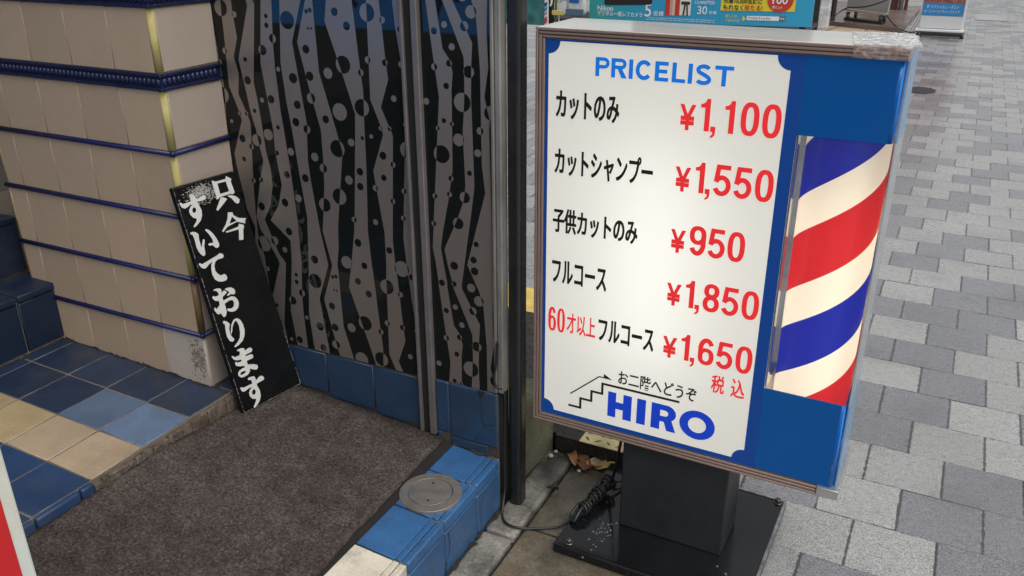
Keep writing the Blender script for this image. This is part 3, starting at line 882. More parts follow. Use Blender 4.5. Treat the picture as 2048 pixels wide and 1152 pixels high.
# tiled pillar
PX0, PX1, PY0, PY1 = -2.405, -1.705, 1.510, 1.735
pil = thing('tiled_pillar', 'beige tiled pillar with navy bands and yellow corner trim beside the patterned door', 'pillar', (-2.05, 1.62, 0.29))
c = MB()
c.box(PX0 + 0.006, PX1 - 0.006, PY0 + 0.006, PY1, 0.24, CEIL - 0.002)
link('core', c, M['pillar_grout'], pil)
rows = [(0.2, 0.4385), (0.4515, 0.606), (0.619, 0.779), (0.792, 0.947), (0.960, 1.108), (1.152, 1.302), (1.346, 1.53), (1.543, 1.71), (1.723, 1.89), (1.90, 2.07), (2.08, 2.36), (2.37, 3.18)]
t = MB()
xj = [PX1 - 0.013, -1.857, -2.012, -2.167, -2.322, PX0 + 0.012]
PB = (0.44, 0.325, 0.222)
for r, (za, zb) in enumerate(rows):
    for i in range(len(xj) - 1):
        x1, x0 = xj[i], xj[i + 1]
        if r == 0 and i == 0:
            x1 = PX1
        v = random.uniform(0.92, 1.06)
        t.c = tuple(k * v for k in PB) + (1,)
        if r == 0 and i == 0:
            t.c = (0.46, 0.40, 0.34, 1)
        t.tile((x0 + 0.0008, PY0 + 0.006, za), (x1 - x0 - 0.0016, 0, 0), (0, 0, zb - za), (0, -1, 0), 0.006, 0.0012)
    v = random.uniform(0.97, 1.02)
    t.c = (PB[0] * v * 0.86, PB[1] * v * 0.96, PB[2] * v * 1.18, 1)  # end face greyed, its shade put into the tile colour
    y0 = PY0 + 0.013 if r else PY0 + 0.0065
    t.tile((PX1 - 0.006, y0, za), (0, 1.7085 - y0, 0), (0, 0, zb - za), (1, 0, 0), 0.006, 0.004)
link('wall_tiles', t, M['pillar_tile'], pil)
for z in (0.445, 0.6125, 0.7855, 0.9535, 1.5365, 1.7165):
    k = MB()
    k.tube([(PX0, PY0 - 0.001, z), (PX1 - 0.001, PY0 - 0.001, z)], 0.0062, 10)
    k.tube([(PX1 + 0.001, PY0 + 0.001, z), (PX1 + 0.001, 1.7085, z)], 0.0062, 10)
    k.lathe([(0.0064, z - 0.006), (0.0076, z), (0.0064, z + 0.006)], PX1, PY0, 16)
    link('navy_trim', k, M['navy_trim'], pil)
for zb in (1.110, 1.304):
    k = MB()
    zt = zb + 0.040
    for za, zc, pr in ((zb, zb + 0.0065, 0.006), (zt - 0.0065, zt, 0.006), (zb + 0.0065, zt - 0.0065, 0.001)):
        k.box(PX0, PX1 + pr, PY0 - pr, PY0 + 0.008, za, zc, 0.0015 if pr > 0.002 else 0)
        k.box(PX1 - 0.006, PX1 + pr, PY0 + 0.0081, 1.7085, za, zc, 0.0015 if pr > 0.002 else 0)
    zm = (zb + zt) / 2
    n = 46
    def bead(cx, cy, nx, ny):
        # a half-moon bead leaning along the band
        rr = []
        for q in range(6):
            a = math.pi / 2 * q / 5
            rr.append((0.0066 * math.cos(a), 0.0105 * math.cos(a), 0.0062 * math.sin(a)))
        rings = []
        for (ru, rv, h) in rr[:-1]:
            rings.append([k.bm.verts.new((cx + nx * h + (ru * math.cos(2 * math.pi * s / 10)) * (-ny if ny else 0) - (0 if ny else 0),
                                          cy + ny * h + (ru * math.cos(2 * math.pi * s / 10)) * (nx if nx else 0),
                                          zm + rv * math.sin(2 * math.pi * s / 10))) for s in range(10)])
        top = k.bm.verts.new((cx + nx * rr[-1][2], cy + ny * rr[-1][2], zm))
        for a, b2 in zip(rings, rings[1:]):
            for s in range(10):
                k.face([a[s], a[(s + 1) % 10], b2[(s + 1) % 10], b2[s]], 0, True)
        for s in range(10):
            k.face([rings[-1][s], rings[-1][(s + 1) % 10], top], 0, True)
    x = PX1 - 0.008
    while x > PX0 + 0.01:
        bead(x, PY0 - 0.001, 0, -1)
        x -= 0.0152
    y = PY0 + 0.010
    while y < 1.70:
        bead(PX1 + 0.001, y, 1, 0)
        y += 0.0152
    link('relief_band', k, M['navy_band'], pil)
for r, (za, zb) in enumerate(rows):
    if r == 0:
        continue
    for px, sx in ((PX1, 1), (PX0, -1)):
        k = MB()
        prof = []
        for q in range(9):
            a = math.pi / 2 * q / 8
            prof.append((px - sx * 0.0128 + sx * 0.0135 * math.sin(a), PY0 + 0.0128 - 0.0135 * math.cos(a)))
        prof += [(px - sx * 0.001, PY0 + 0.0125), (px - sx * 0.0125, PY0 + 0.001)]
        if sx < 0:
            prof = prof[::-1]
        k.prism(prof, za + 0.001, zb - 0.001)
        for f in k.bm.faces:
            f.smooth = len(f.verts) == 4
        link('corner_trim', k, M['brown_trim'] if r == 1 else M['yellow_trim'], pil)

# grime and painted contact shadow in ragged strips along the wall feet
dk = MB()
rdd = random.Random(21)
def dirt_shade(p0, p1, side, wmin, wmax, up_):
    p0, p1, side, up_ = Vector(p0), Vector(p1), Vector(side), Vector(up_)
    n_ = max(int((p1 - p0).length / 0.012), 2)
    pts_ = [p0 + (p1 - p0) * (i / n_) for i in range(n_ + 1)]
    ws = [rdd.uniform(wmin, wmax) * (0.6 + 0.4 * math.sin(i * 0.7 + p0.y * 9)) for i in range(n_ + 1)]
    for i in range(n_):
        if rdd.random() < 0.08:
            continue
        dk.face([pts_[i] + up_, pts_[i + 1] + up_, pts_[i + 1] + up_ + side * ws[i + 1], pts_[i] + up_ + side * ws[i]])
dirt_shade((-2.295, 1.5095, zf2(-2.295)), (-1.70, 1.5095, zf2(-1.70)), (0, -1, 0), 0.003, 0.012, (0, 0, 0.0008))
dirt_shade((-2.295, 1.5085, zf2(-2.295)), (-1.70, 1.5085, zf2(-1.70)), (0, 0, 1), 0.002, 0.009, (0, -0.0012, 0.001))
dirt_shade((-2.299, -0.6, zf2(-2.299)), (-2.299, 1.505, zf2(-2.299)), (1, 0, 0), 0.004, 0.012, (0, 0, 0.0008))
dirt_shade((-1.698, 1.51, zf2(-1.698)), (-1.698, 1.70, zf2(-1.698)), (1, 0, 0), 0.006, 0.02, (0, 0, 0.0010))
dirt_shade((-0.8875, 0.0, 0.0175), (-0.8875, 1.70, 0.0175), (1, 0, 0), 0.004, 0.016, (0, 0, 0.0006))
dirt_shade((-0.8880, 0.0, 0.017), (-0.8880, 1.70, 0.017), (0, 0, 1), 0.002, 0.012, (0.0008, 0, 0))
dirt_shade((-1.030, 1.7025, 0.1795), (-0.895, 1.7025, 0.1725), (0, -1, 0), 0.006, 0.016, (0, 0, 0.0012))
dirt_shade((-0.798, 0.0, 0.0045), (-0.798, 2.02, 0.0045), (1, 0, 0), 0.001, 0.007, (0, 0, 0.0006))
struct(link('dirt_shade_lines', dk, mat('dirt_and_shade', (0.022, 0.018, 0.014), 0.9, var=0.4, vscale=40)))
dk = MB()
for i in range(300):
    u = rdd.gauss(-1.735, 0.016)
    v = rdd.gauss(0.365, 0.030)
    if not (-1.775 < u < -1.706 and 0.30 < v < 0.435):
        continue
    s = rdd.uniform(0.0008, 0.0042)
    a0 = rdd.uniform(0, 6.28)
    dk.face([(u + s * rdd.uniform(0.5, 1.2) * math.cos(a0 + q * 1.26), 1.5097 - i * 2e-7, v + 1.5 * s * rdd.uniform(0.5, 1.2) * math.sin(a0 + q * 1.26)) for q in range(5)])
link('rust_smudge', dk, mat('brown_smudge', (0.24, 0.185, 0.14), 0.8, var=0.4, vscale=50), pil)

# ================================================================== DOOR PARTITION with patterned film
YW = 1.709
part = thing('door_partition', 'dark glass door panels with grey wavy stripe and dot film above navy tiles', 'door', (-1.3, YW, 0.2))
c = MB()
c.box(-1.735, -0.885, YW + 0.006, YW + 0.036, 0.05, CEIL - 0.002)
link('core', c, M['black_gap'], part)
P = 689.5
def edge(k):
    pts = []
    for n in (2, 1, 0, -1):
        pts += [((x - 50 * n) / 1e4, (z + 6895 * n) / 1e4) for x, z in FILM_EDGES[k]]
    return pts
stripes = [[(-1.80, 2.9)] + edge('L0r') + [(-1.80, -0.3)]]
for i in range(1, 12):
    stripes.append(edge('L%dl' % i) + edge('L%dr' % i)[::-1])
ZTOP = 2.0
dots = []
for x, z, r in FILM_DOTS:
    for n in (-1, 0, 1, 2):
        cx, cz = (x - 50 * n) / 1e4, (z + 6895 * n) / 1e4
        if 0.3 < cz < ZTOP + 0.05:
            dots.append(circle(cx, cz, r / 1e4, 26))
for (x0, x1, z0) in ((-1.7195, -1.1335, 0.3595), (-1.0835, -0.9045, 0.366)):
    f = MB()
    f.recalc = False
    sel = [d for d in dots if x0 - 0.03 < d[0][0] < x1 + 0.05]
    parity_mesh(f, stripes + sel, lambda a, b: (a, YW, b), [(x0, x1, z0, ZTOP)], True)
    for fc in f.bm.faces:
        if fc.normal.dot(Vector((0, -1, 0))) == 0:
            fc.normal_update()
        fc.normal_update()
        if fc.normal.y > 0:
            fc.normal_flip()
    link('film_panel', f, [M['film'], M['dark_glass']], part)
h = MB()
h.box(-1.72, -0.885, YW - 0.004, YW + 0.005, ZTOP + 0.001, CEIL - 0.002)
link('header', h, M['bar_grey'], part)
# navy tile plinth under the glass
for (xa, xb, cuts, z1, yf) in ((-1.735, -1.1335, (-1.62, -1.45, -1.287), 0.3585, YW - 0.001), (-1.0835, -0.897, (-1.042,), 0.3655, YW - 0.006)):
    k = MB()
    k.box(xa, xb, yf + 0.004, YW + 0.005, 0.10, z1 - 0.001, 0, 1)
    xs_ = [xa] + list(cuts) + [xb]
    for a, b2 in zip(xs_, xs_[1:]):
        v = random.uniform(0.92, 1.08)
        k.c = (0.020 * v, 0.047 * v, 0.095 * v, 1)
        z0 = zf1((a + b2) / 2) + 0.012
        if xa < -1.1:
            k.tile((a + 0.0025, yf + 0.004, z0), (b2 - a - 0.005, 0, 0), (0, 0, z1 - 0.006 - z0), (0, -1, 0), 0.004, 0.0015)
        else:
            k.box(a + 0.001, b2, yf, yf + 0.010, z0 + 0.018, z1, 0.006, seg=3)
            k.box(a + 0.001, b2 - 0.03, yf + 0.001, yf + 0.010, z0 - 0.02, z0 + 0.015, 0.002)
    link('plinth_tiles', k, [M['step_tile'], M['plinth_bed']], part)
k = MB()
yk = YW - 0.0068
crack(k, [(-0.944, 0.343), (-0.9415, 0.31), (-0.943, 0.275), (-0.932, 0.262), (-0.958, 0.222), (-0.965, 0.212)], 0.0011, lambda a, b: (a, yk, b))
crack(k, [(-0.932, 0.262), (-0.915, 0.270), (-0.901, 0.272)], 0.0008, lambda a, b: (a, yk, b))
k.face([(-0.957, yk, 0.3655), (-0.944, yk, 0.343), (-0.938, yk, 0.352), (-0.930, yk, 0.3655)])
link('crack', k, M['grout_dark'], part)
# paired upright bars over the join
for xa, xb in ((-1.1330, -1.1235), (-1.1015, -1.0840)):
    k = MB()
    k.box(xa, xb, YW - 0.014, YW + 0.004, 0.195, 2.36, 0.0025)
    link('upright_bar', k, M['bar_grey'], part)
k = MB()
k.box(-1.1233, -1.1017, YW - 0.006, YW + 0.004, 0.195, CEIL - 0.002)
link('bar_gap', k, M['black_gap'], part)
k = MB()
k.box(-0.9040, -0.8960, YW - 0.007, YW + 0.004, 0.370, 2.36, 0.002)
k.box(-0.8955, -0.8800, YW - 0.003, YW + 0.030, 0.370, 2.36, 0.003)
link('edge_trim', k, M['worn_metal'], part)

# downpipe post at the corner
k = MB()
k.box(-0.8785, -0.8425, 1.728, 1.772, 0.0, 2.36, 0.011, seg=4)
tag(link('corner_post', k, M['black_gloss']), 'glossy black square post at the corner between door and price sign', 'post')

# mossy plinth behind the post
k = MB()
k.hexa([(-1.4, 1.775, 0), (-0.900, 1.775, 0), (-0.876, 2.03, 0), (-1.4, 2.03, 0), (-1.4, 1.775, 0.238), (-0.902, 1.775, 0.238), (-0.878, 2.03, 0.238), (-1.4, 2.03, 0.238)], 0.006)
tag(link('concrete_plinth', k, [M['moss']]), 'low mossy concrete wall end behind the black post', 'wall')

# chequer-plate ramp behind the sign
rp = thing('chequer_plate_ramp', 'dark chequer plate step with a worn yellow patch behind the price sign', 'ramp', (-0.6, 2.3, 0))
k = MB()
k.box(-0.868, -0.42, 2.022, 2.62, 0, 0.067, 0.002)
k.box(-1.9, -0.868, 2.05, 2.80, 0, 0.055)
def lozenge(mb, c, ux, uy, uz, l, w, h):
    c, ux, uy, uz = Vector(c), Vector(ux), Vector(uy), Vector(uz)
    ring = [c + ux * l, c + uy * w, c - ux * l, c - uy * w]
    v = [mb.bm.verts.new(p) for p in ring]
    tp = [mb.bm.verts.new(c + (p - c) * 0.55 + uz * h) for p in ring]
    for i in range(4):
        mb.face([v[i], v[(i + 1) % 4], tp[(i + 1) % 4], tp[i]])
    mb.face(tp)
def chequer(mb, x0, x1, y0, y1, z, vert):
    s = 0.033
    i = 0
    y = y0 + s * 0.5
    while y < y1:
        j = 0
        x = x0 + s * 0.5
        while x < x1:
            a = R(45 if (i + j) % 2 else -45)
            if vert:
                lozenge(mb, (x, z, y), (math.cos(a), 0, math.sin(a)), (-math.sin(a), 0, math.cos(a)), (0, -1, 0), 0.0135, 0.0026, 0.0016)
            else:
                lozenge(mb, (x, y, z), (math.cos(a), math.sin(a), 0), (-math.sin(a), math.cos(a), 0), (0, 0, 1), 0.0145, 0.0038, 0.0022)
            x += s
            j += 1
        y += s
        i += 1
chequer(k, -0.866, -0.44, 0.004, 0.064, 2.022, True)
chequer(k, -0.866, -0.79, 2.03, 2.6, 0.067, False)
chequer(k, -1.9, -0.88, 2.08, 2.79, 0.055, False)
link('steel_tread', k, M['check_dark'], rp)
k = MB()
k.box(-0.790, -0.43, 2.020, 2.40, 0.0675, 0.0695)
nf = len(k.bm.faces)
chequer(k, -0.788, -0.45, 2.026, 2.39, 0.0695, False)
k.bm.faces.ensure_lookup_table()
for f in k.bm.faces[nf:]:
    f.material_index = 1
link('yellow_patch', k, [M['check_yellow'], mat('lozenge_dirt_shade', (0.16, 0.12, 0.07), 0.6, var=0.5, vscale=60)], rp)  # raised marks painted brown for both grime and shadow
k = MB()
k.box(-1.75, -1.05, 2.84, 3.12, 0.0, 0.006)
tag(link('tactile_strip', k, mat('yellow_tactile', (0.62, 0.46, 0.12), 0.6, var=0.2, vscale=15)), 'worn yellow ground strip seen between post and price sign', 'ground marking')

# floor mat
mt = MB()
n = 40
grid = []
x0s, x1s = -1.6285, -1.063
for i in range(n + 1):
    row = []
    for j in range(n + 1):
        f = i / n
        ycol = 1.7005 - (1.7005 - 0.0) * (j / n)
        xr = -1.064 + 0.018 * (1.70 - ycol) / 0.47 * 0.9
        xr = min(xr, -1.040) + 0.0012 * math.sin(ycol * 23) + 0.0008 * math.sin(ycol * 61 + 1)
        x = x0s + (xr - x0s) * f + 0.0015 * math.sin(j * 1.7) * (1 if f in (0, 1) else 0)
        rmp_ = min(max((-1.535 - x) / 0.085, 0.0), 1.0)
        rmp_ *= min(max((1.48 - ycol) / 0.22, 0.0), 1.0)
        zz = zf1(x) + 0.012 + 0.022 * rmp_ * rmp_ * (3 - 2 * rmp_) + 0.0008 * math.sin(5 * x + 9 * ycol) + 0.0008 * math.sin(31 * ycol)
        row.append(mt.bm.verts.new((x, ycol, zz)))
    grid.append(row)
for i in range(n):
    for j in range(n):
        mt.face([grid[i][j], grid[i + 1][j], grid[i + 1][j + 1], grid[i][j + 1]], 0, True)
ext = [e for e in mt.bm.edges if e.is_boundary]
r = bmesh.ops.extrude_edge_only(mt.bm, edges=ext)
for v in r['geom']:
    if isinstance(v, bmesh.types.BMVert):
        v.co.z -= 0.0105
tag(link('door_mat', mt, M['carpet']), 'large brownish grey carpet mat in front of the patterned door', 'mat')

lt = MB()
rl = random.Random(17)
for i in range(170):
    x, y = rl.uniform(-1.58, -1.07), rl.uniform(0.9, 1.68)
    s = rl.uniform(0.0006, 0.0016)
    a0 = rl.uniform(0, 6.28)
    lt.face([(x + s * math.cos(a0 + q * 2.09), y + s * 1.6 * math.sin(a0 + q * 2.09), zf1(x) + 0.0146) for q in range(3)])
o = link('lint', lt, mat('pale_lint', (0.30, 0.27, 0.24), 0.9))
o['kind'] = 'stuff'
o['label'] = 'pale lint specks scattered over the grey mat'
o['category'] = 'lint'

# round access cover on the step
cv = thing('drain_access_cover', 'round dull metal access cover on the blue tiled step', 'cover', (-0.975, 1.490, 0.174))
k = MB()
ring = [(0.0785, 0.1705), (0.0785, 0.1785), (0.07845, 0.1788), (0.0778, 0.1795), (0.0774, 0.1796), (0.0770, 0.1796), (0.0568, 0.1800), (0.0564, 0.1800), (0.0560, 0.1796), (0.0556, 0.1745)]
k.lathe(ring, -0.975, 1.490, 64, cap=False)
link('rim', k, M['steel_disc'], cv)
k = MB()
k.lathe([(0.0540, 0.174), (0.0540, 0.1796), (0.0537, 0.1802), (0.0533, 0.1804), (0.0528, 0.1804), (0.0, 0.1805)], -0.975, 1.490, 56, cap=False)
lid = link('lid', k, M['steel_disc'], cv)
for s in (1, -1):
    k = MB()
    k.lathe([(0.0034, 0.1809), (0.0030, 0.18105)], -0.975 - 0.012 * s, 1.490 + 0.033 * s, 14)
    link('key_hole', k, M['black_gap'], lid)

# ================================================================== LEANING BLACK BOARD
BO = Vector((-1.58377, 1.49946, 0.2335))
E1 = Vector((0.168976, 0.98562, 0.0))
E2 = Vector((-0.168258, 0.028846, 0.985321))
EN = Vector((0.971152, -0.166495, 0.170713))
brd = thing('leaning_board', 'narrow black board with white brush writing leaning on the tiled pillar', 'board', BO)
def bp(u, v, h=0.0):
    return BO + E1 * u + E2 * v + EN * h
k = MB()
cn = [(0.0, 0.0), (0.2084, 0.0), (0.1530, 0.6505), (-0.0350, 0.6480)]
k.hexa([bp(u, v, -0.016) for u, v in cn] + [bp(u, v, 0) for u, v in cn], 0.0035, seg=3)
link('panel', k, M['board_black'], brd)
k = MB()
polys = [[(x / 1000, y / 1000) for x, y in p] for p in BRUSH]
parity_mesh(k, polys, lambda a, b: bp(a, b, 0.0007))
link('brush_lettering', k, M['paint_white'], brd)
# worn edges and the scuffed patch near the top
k = MB()
rw = random.Random(3)
def chips(mb, a, b, n, w, side):
    for i in range(n):
        t0 = i / n
        t1 = (i + 0.6 + 0.4 * rw.random()) / n
        if rw.random() < 0.22:
            continue
        ww = w * rw.uniform(0.4, 1.0)
        p0 = (a[0] + (b[0] - a[0]) * t0, a[1] + (b[1] - a[1]) * t0)
        p1 = (a[0] + (b[0] - a[0]) * t1, a[1] + (b[1] - a[1]) * t1)
        mb.face([bp(p0[0], p0[1], 0.0009), bp(p1[0], p1[1], 0.0009), bp(p1[0] + side[0] * ww, p1[1] + side[1] * ww, 0.0009), bp(p0[0] + side[0] * ww, p0[1] + side[1] * ww, 0.0009)])
scm = mat('scuffed_paint', (0.33, 0.31, 0.28), 0.7, var=0.5, vscale=60)
chips(k, (0.0025, 0.004), (-0.032, 0.64), 46, 0.0013, (1, 0))
link('edge_wear', k, scm, brd)
k = MB()
chips(k, (0.004, 0.0025), (0.204, 0.0025), 20, 0.0016, (0, 1))
link('edge_wear', k, scm, brd)
k = MB()
chips(k, (0.2055, 0.005), (0.190, 0.18), 12, 0.0012, (-1, 0))
link('edge_wear', k, scm, brd)
k = MB()
for i in range(620):
    u = rw.gauss(0.045, 0.026)
    v = rw.gauss(0.618, 0.013)
    if not (-0.026 < u < 0.088 and 0.585 < v < 0.645):
        continue
    s = rw.uniform(0.0006, 0.0034)
    a0 = rw.uniform(0, 6.28)
    k.face([bp(u + s * rw.uniform(0.5, 1.2) * math.cos(a0 + q * 1.26), v + 0.6 * s * rw.uniform(0.5, 1.2) * math.sin(a0 + q * 1.26), 0.0004 + i * 3e-7) for q in range(5)])
link('scuff', k, scm, brd)

# ================================================================== LIT PRICE SIGN
SA = R(-1.2)
sg = thing('price_list_sign', 'white lit price list sign with blue barber pole panel on a black stand', 'sign', (-0.44 - 0.1 * math.sin(SA), 1.735 + 0.1 * math.cos(SA), 0.0), SA)
def S(name, mb, m, parent=None):
    return link(name, mb, m, parent or sg, local=True)
UL, UR, ZB, ZT = -0.3695, 0.3745, 0.3035, 1.2805
k = MB()
for bx in ((UL + 0.004, UL + 0.010, -0.0935, 0.090, ZB + 0.006, 1.270), (0.190, 0.196, -0.0935, 0.0655, ZB + 0.006, 1.270), (UL + 0.0101, 0.1899, 0.084, 0.090, ZB + 0.006, 1.270),
           (UL + 0.0101, 0.1899, -0.0935, 0.0839, ZB + 0.006, ZB + 0.012), (UL + 0.0101, 0.1899, -0.0935, 0.0839, 1.264, 1.270)):
    k.box(*bx)
k.box(0.1962, 0.366, 0.066, 0.090, ZB + 0.006, 1.270)
S('cabinet', k, mat('cabinet_side_paint', (0.52, 0.50, 0.48), 0.4, var=0.1))
k = MB()
k.box(UL + 0.001, UR - 0.001, -0.0995, 0.0935, 1.2722, ZT, 0.0018)
top = S('top_sheet', k, M['cab_white'])
# crinkled tape over the right corner
k = MB()
rt_ = random.Random(5)
nu, nv = 16, 12
for (ua, ub, dz) in ((0.262, 0.300, 0.0006), (0.296, 0.345, 0.0012), (0.330, 0.3785, 0.0018)):
    gr = [[k.bm.verts.new((ua + (ub - ua) * i / nu + 0.10 * (0.5 - j / nv) * 0.3, -0.1015 + 0.196 * j / nv, ZT + dz + rt_.uniform(0, 0.0022))) for j in range(nv + 1)] for i in range(nu + 1)]
    for i in range(nu):
        for j in range(nv):
            k.face([gr[i][j], gr[i + 1][j], gr[i + 1][j + 1], gr[i][j + 1]], 0, True)
S('tape', k, M['tape'], top)
k = MB()
gr = [[k.bm.verts.new((0.278 + 0.0985 * i / 26, -0.1085 - rt_.uniform(0, 0.0016), 1.2585 + (0.0235 + (0.001 if i % 3 else 0)) * j / 8)) for j in range(9)] for i in range(27)]
for i in range(26):
    for j in range(8):
        k.face([gr[i][j], gr[i + 1][j], gr[i + 1][j + 1], gr[i][j + 1]], 0, True)
S('tape', k, M['tape_front'], top)
# ridged frame
W3, G = 0.0075, 0.0015
k = MB()
for q in range(3):
    a = q * W3
    pr = -0.1065 + 0.0012 * q
    k.box(UL + a, UR - (0.001 if q else 0), pr, -0.0995 - 0.0003 * q, ZT - a - W3 + G, ZT - a - 0.0004, 0.0012)
    k.box(UL + a, UL + a + W3 - G, pr, -0.0995 - 0.0003 * q, ZB + a + W3, ZT - a - W3, 0.0012)
    k.box(UL + a, 0.3375, pr, -0.0995 - 0.0003 * q, ZB + a + 0.0004, ZB + a + W3 - G, 0.0012)
fr = S('front_frame', k, M['anodised'])
k = MB()
k.box(UL + 0.0006, UR - 0.002, -0.0990, -0.0940, ZT - 0.0235, ZT - 0.0086, 0)
k.box(UL + 0.0006, UL + 0.0206, -0.0990, -0.0940, ZB + 0.0012, ZT - 0.0236, 0)
k.box(UL + 0.0207, 0.3370, -0.0990, -0.0940, ZB + 0.0012, ZB + 0.0222, 0)
S('groove', k, M['anod_groove'], fr)
k = MB()
k.box(0.3378, 0.3850, -0.1072, -0.0900, ZB - 0.0005, ZB + 0.0235, 0.0015)
k.box(0.3790, 0.3848, -0.0898, 0.0935, ZB - 0.0005, ZB + 0.0235, 0.001)
k.box(0.197, 0.3788, -0.0898, 0.0935, ZB + 0.0225, ZB + 0.0240, 0)
S('end_cap', k, M['aluminium'], fr)
k = MB()
k.box(0.3690, 0.3748, -0.0985, 0.0935, 1.2570, 1.2720, 0.001)
S('end_cap', k, M['aluminium'], fr)
# blue border sheet and milky price panel with scalloped corners
pu0, pu1, pz0, pz1, pr_ = -0.3410, 0.1700, 0.3390, 1.2530, 0.0270
out = []
for cx, cz, a0 in ((pu0, pz0, 90), (pu1, pz0, 180), (pu1, pz1, 270), (pu0, pz1, 0)):
    for q in range(13):
        a = R(a0 - 90 * q / 12)
        out.append((cx + pr_ * math.cos(a), cz + pr_ * math.sin(a)))
k = MB()
parity_mesh(k, [[(UL + 0.0205, ZB + 0.0225), (0.1965, ZB + 0.0225), (0.1965, ZT - 0.0236), (UL + 0.0205, ZT - 0.0236)], out], lambda u, v: (u, -0.0986, v))
S('blue_border', k, M['sign_blue'])
k = MB()
k.face([(UL + 0.012, -0.0980, ZB + 0.0150), (0.1890, -0.0980, ZB + 0.0150), (0.1890, -0.0980, 1.2620), (UL + 0.012, -0.0980, 1.2620)])
pp = S('price_panel', k, M['panel'])
k = MB()
k.box(-0.17, 0.00, 0.055, 0.062, 0.50, 1.05)
S('lamp', k, mat('sign_lamp', (0.9, 0.9, 0.9), 0.5, emit=(1.0, 0.99, 0.93), estr=1.35), pp)
TXT = lambda u, v, q=0: (u, -0.0990 - 0.00008 * q, v)
def line(items, m, bold, spread=0.0):
    mb = MB()
    for body, box, base in items:
        put_text(mb, body, box, TXT, bold, base, spread)
    S('lettering', mb, m, pp)
TX2 = lambda u, v: (u, -0.0994, v)
def sup(cx, cz, rx, rz, n=2.5, seg=40):
    o_ = []
    for q in range(seg):
        a = 2 * math.pi * q / seg
        c_, s_ = math.cos(a), math.sin(a)
        o_.append((cx + rx * math.copysign(abs(c_) ** (2 / n), c_), cz + rz * math.copysign(abs(s_) ** (2 / n), s_)))
    return o_
def arcp(cx, cz, rx, rz, a0, a1, n=16):
    return [(cx + rx * math.cos(R(a0 + (a1 - a0) * q / n)), cz + rz * math.sin(R(a0 + (a1 - a0) * q / n))) for q in range(n + 1)]
def digit(mb, ch, x, z, W, H, t):
    """grotesque figure in the cell x..x+W, z..z+H with stroke t"""
    if ch == '0':
        parity_mesh(mb, [sup(x + W / 2, z + H / 2, W / 2, H / 2 + 0.0006), sup(x + W / 2, z + H / 2, W / 2 - t, H / 2 - t * 0.85)], TXT)
    elif ch == '1':
        parity_mesh(mb, [[(x + W - t, z), (x + W, z), (x + W, z + H), (x + W - t * 0.72, z + H), (x + W - t * 0.95, z + H * 0.90), (x + W - t * 1.35, z + H * 0.845), (x, z + H * 0.83), (x, z + H * 0.72), (x + W - t, z + H * 0.72)]], TXT)
    elif ch == ',':
        parity_mesh(mb, [[(x, z), (x + W, z + 0.0), (x + W, z + W * 1.05), (x, z + W * 1.05)]], TXT)
        parity_mesh(mb, [[(x + W * 0.45, z + 0.001), (x + W, z + 0.001), (x + W * 0.95, z - W * 0.55), (x + W * 0.6, z - W * 1.0), (x + W * 0.1, z - W * 1.25), (x + W * 0.05, z - W * 0.9), (x + W * 0.45, z - W * 0.5)]], TX2)
    elif ch == '8':
        parity_mesh(mb, [sup(x + W / 2, z + H * 0.285, W / 2, H * 0.292, 2.2), sup(x + W / 2, z + H * 0.285, W / 2 - t, H * 0.285 - t * 0.85, 2.2)], TXT)
        parity_mesh(mb, [sup(x + W / 2, z + H * 0.745, W * 0.465, H * 0.262, 2.2), sup(x + W / 2, z + H * 0.745, W * 0.465 - t, H * 0.255 - t * 0.82, 2.2)], TX2)
    elif ch in '69':
        fl_ = (lambda u, v: (u, v)) if ch == '6' else (lambda u, v: (2 * x + W - u, 2 * z + H - v))
        parity_mesh(mb, [[fl_(*p) for p in sup(x + W / 2, z + H * 0.315, W / 2, H * 0.322, 2.3)], [fl_(*p) for p in sup(x + W / 2, z + H * 0.315, W / 2 - t, H * 0.315 - t * 0.85, 2.3)]], TXT)
        pth = [(x + t / 2, z + H * 0.30), (x + t * 0.52, z + H * 0.52)] + arcp(x + W / 2, z + H * 0.60, W / 2 - t / 2, H * 0.40 - t * 0.42, 180, 28, 18)
        ribbon(mb, [fl_(*p) for p in pth], t / 2, TX2)
    elif ch == '5':
        ribbon(mb, [(x + W * 0.92, z + H - t * 0.45), (x + W * 0.235, z + H - t * 0.45), (x + W * 0.135, z + H * 0.44)], t * 0.46, TXT)
        pth = arcp(x + W * 0.47, z + H * 0.335, W * 0.53 - t / 2, H * 0.325 - t * 0.40, 155, -158, 26)
        ribbon(mb, pth, t * 0.48, TX2)
def ribbon(mb, pts, w, frame):
    """polyline of constant width with mitred corners"""
    L_, Rr = [], []
    for i, p in enumerate(pts):
        p = Vector((p[0], p[1]))
        d0 = (p - Vector(pts[i - 1])).normalized() if i else None
        d1 = (Vector(pts[i + 1]) - p).normalized() if i < len(pts) - 1 else None
        if d0 is None:
            n_, s_ = Vector((-d1.y, d1.x)), 1
        elif d1 is None:
            n_, s_ = Vector((-d0.y, d0.x)), 1
        else:
            n0, n1 = Vector((-d0.y, d0.x)), Vector((-d1.y, d1.x))
            n_ = (n0 + n1).normalized()
            s_ = 1 / max(n_.dot(n0), 0.4)
        L_.append(p + n_ * w * s_)
        Rr.append(p - n_ * w * s_)
    lv = [mb.bm.verts.new(frame(*q)) for q in L_]
    rv = [mb.bm.verts.new(frame(*q)) for q in Rr]
    for i in range(len(pts) - 1):
        mb.face([lv[i], lv[i + 1], rv[i + 1], rv[i]])
k = MB()
hz, hh, ht = 1.1860, 0.0397, 0.0089
U_ = lambda px: -0.2310 + (px - 412) * 0.3847e-3
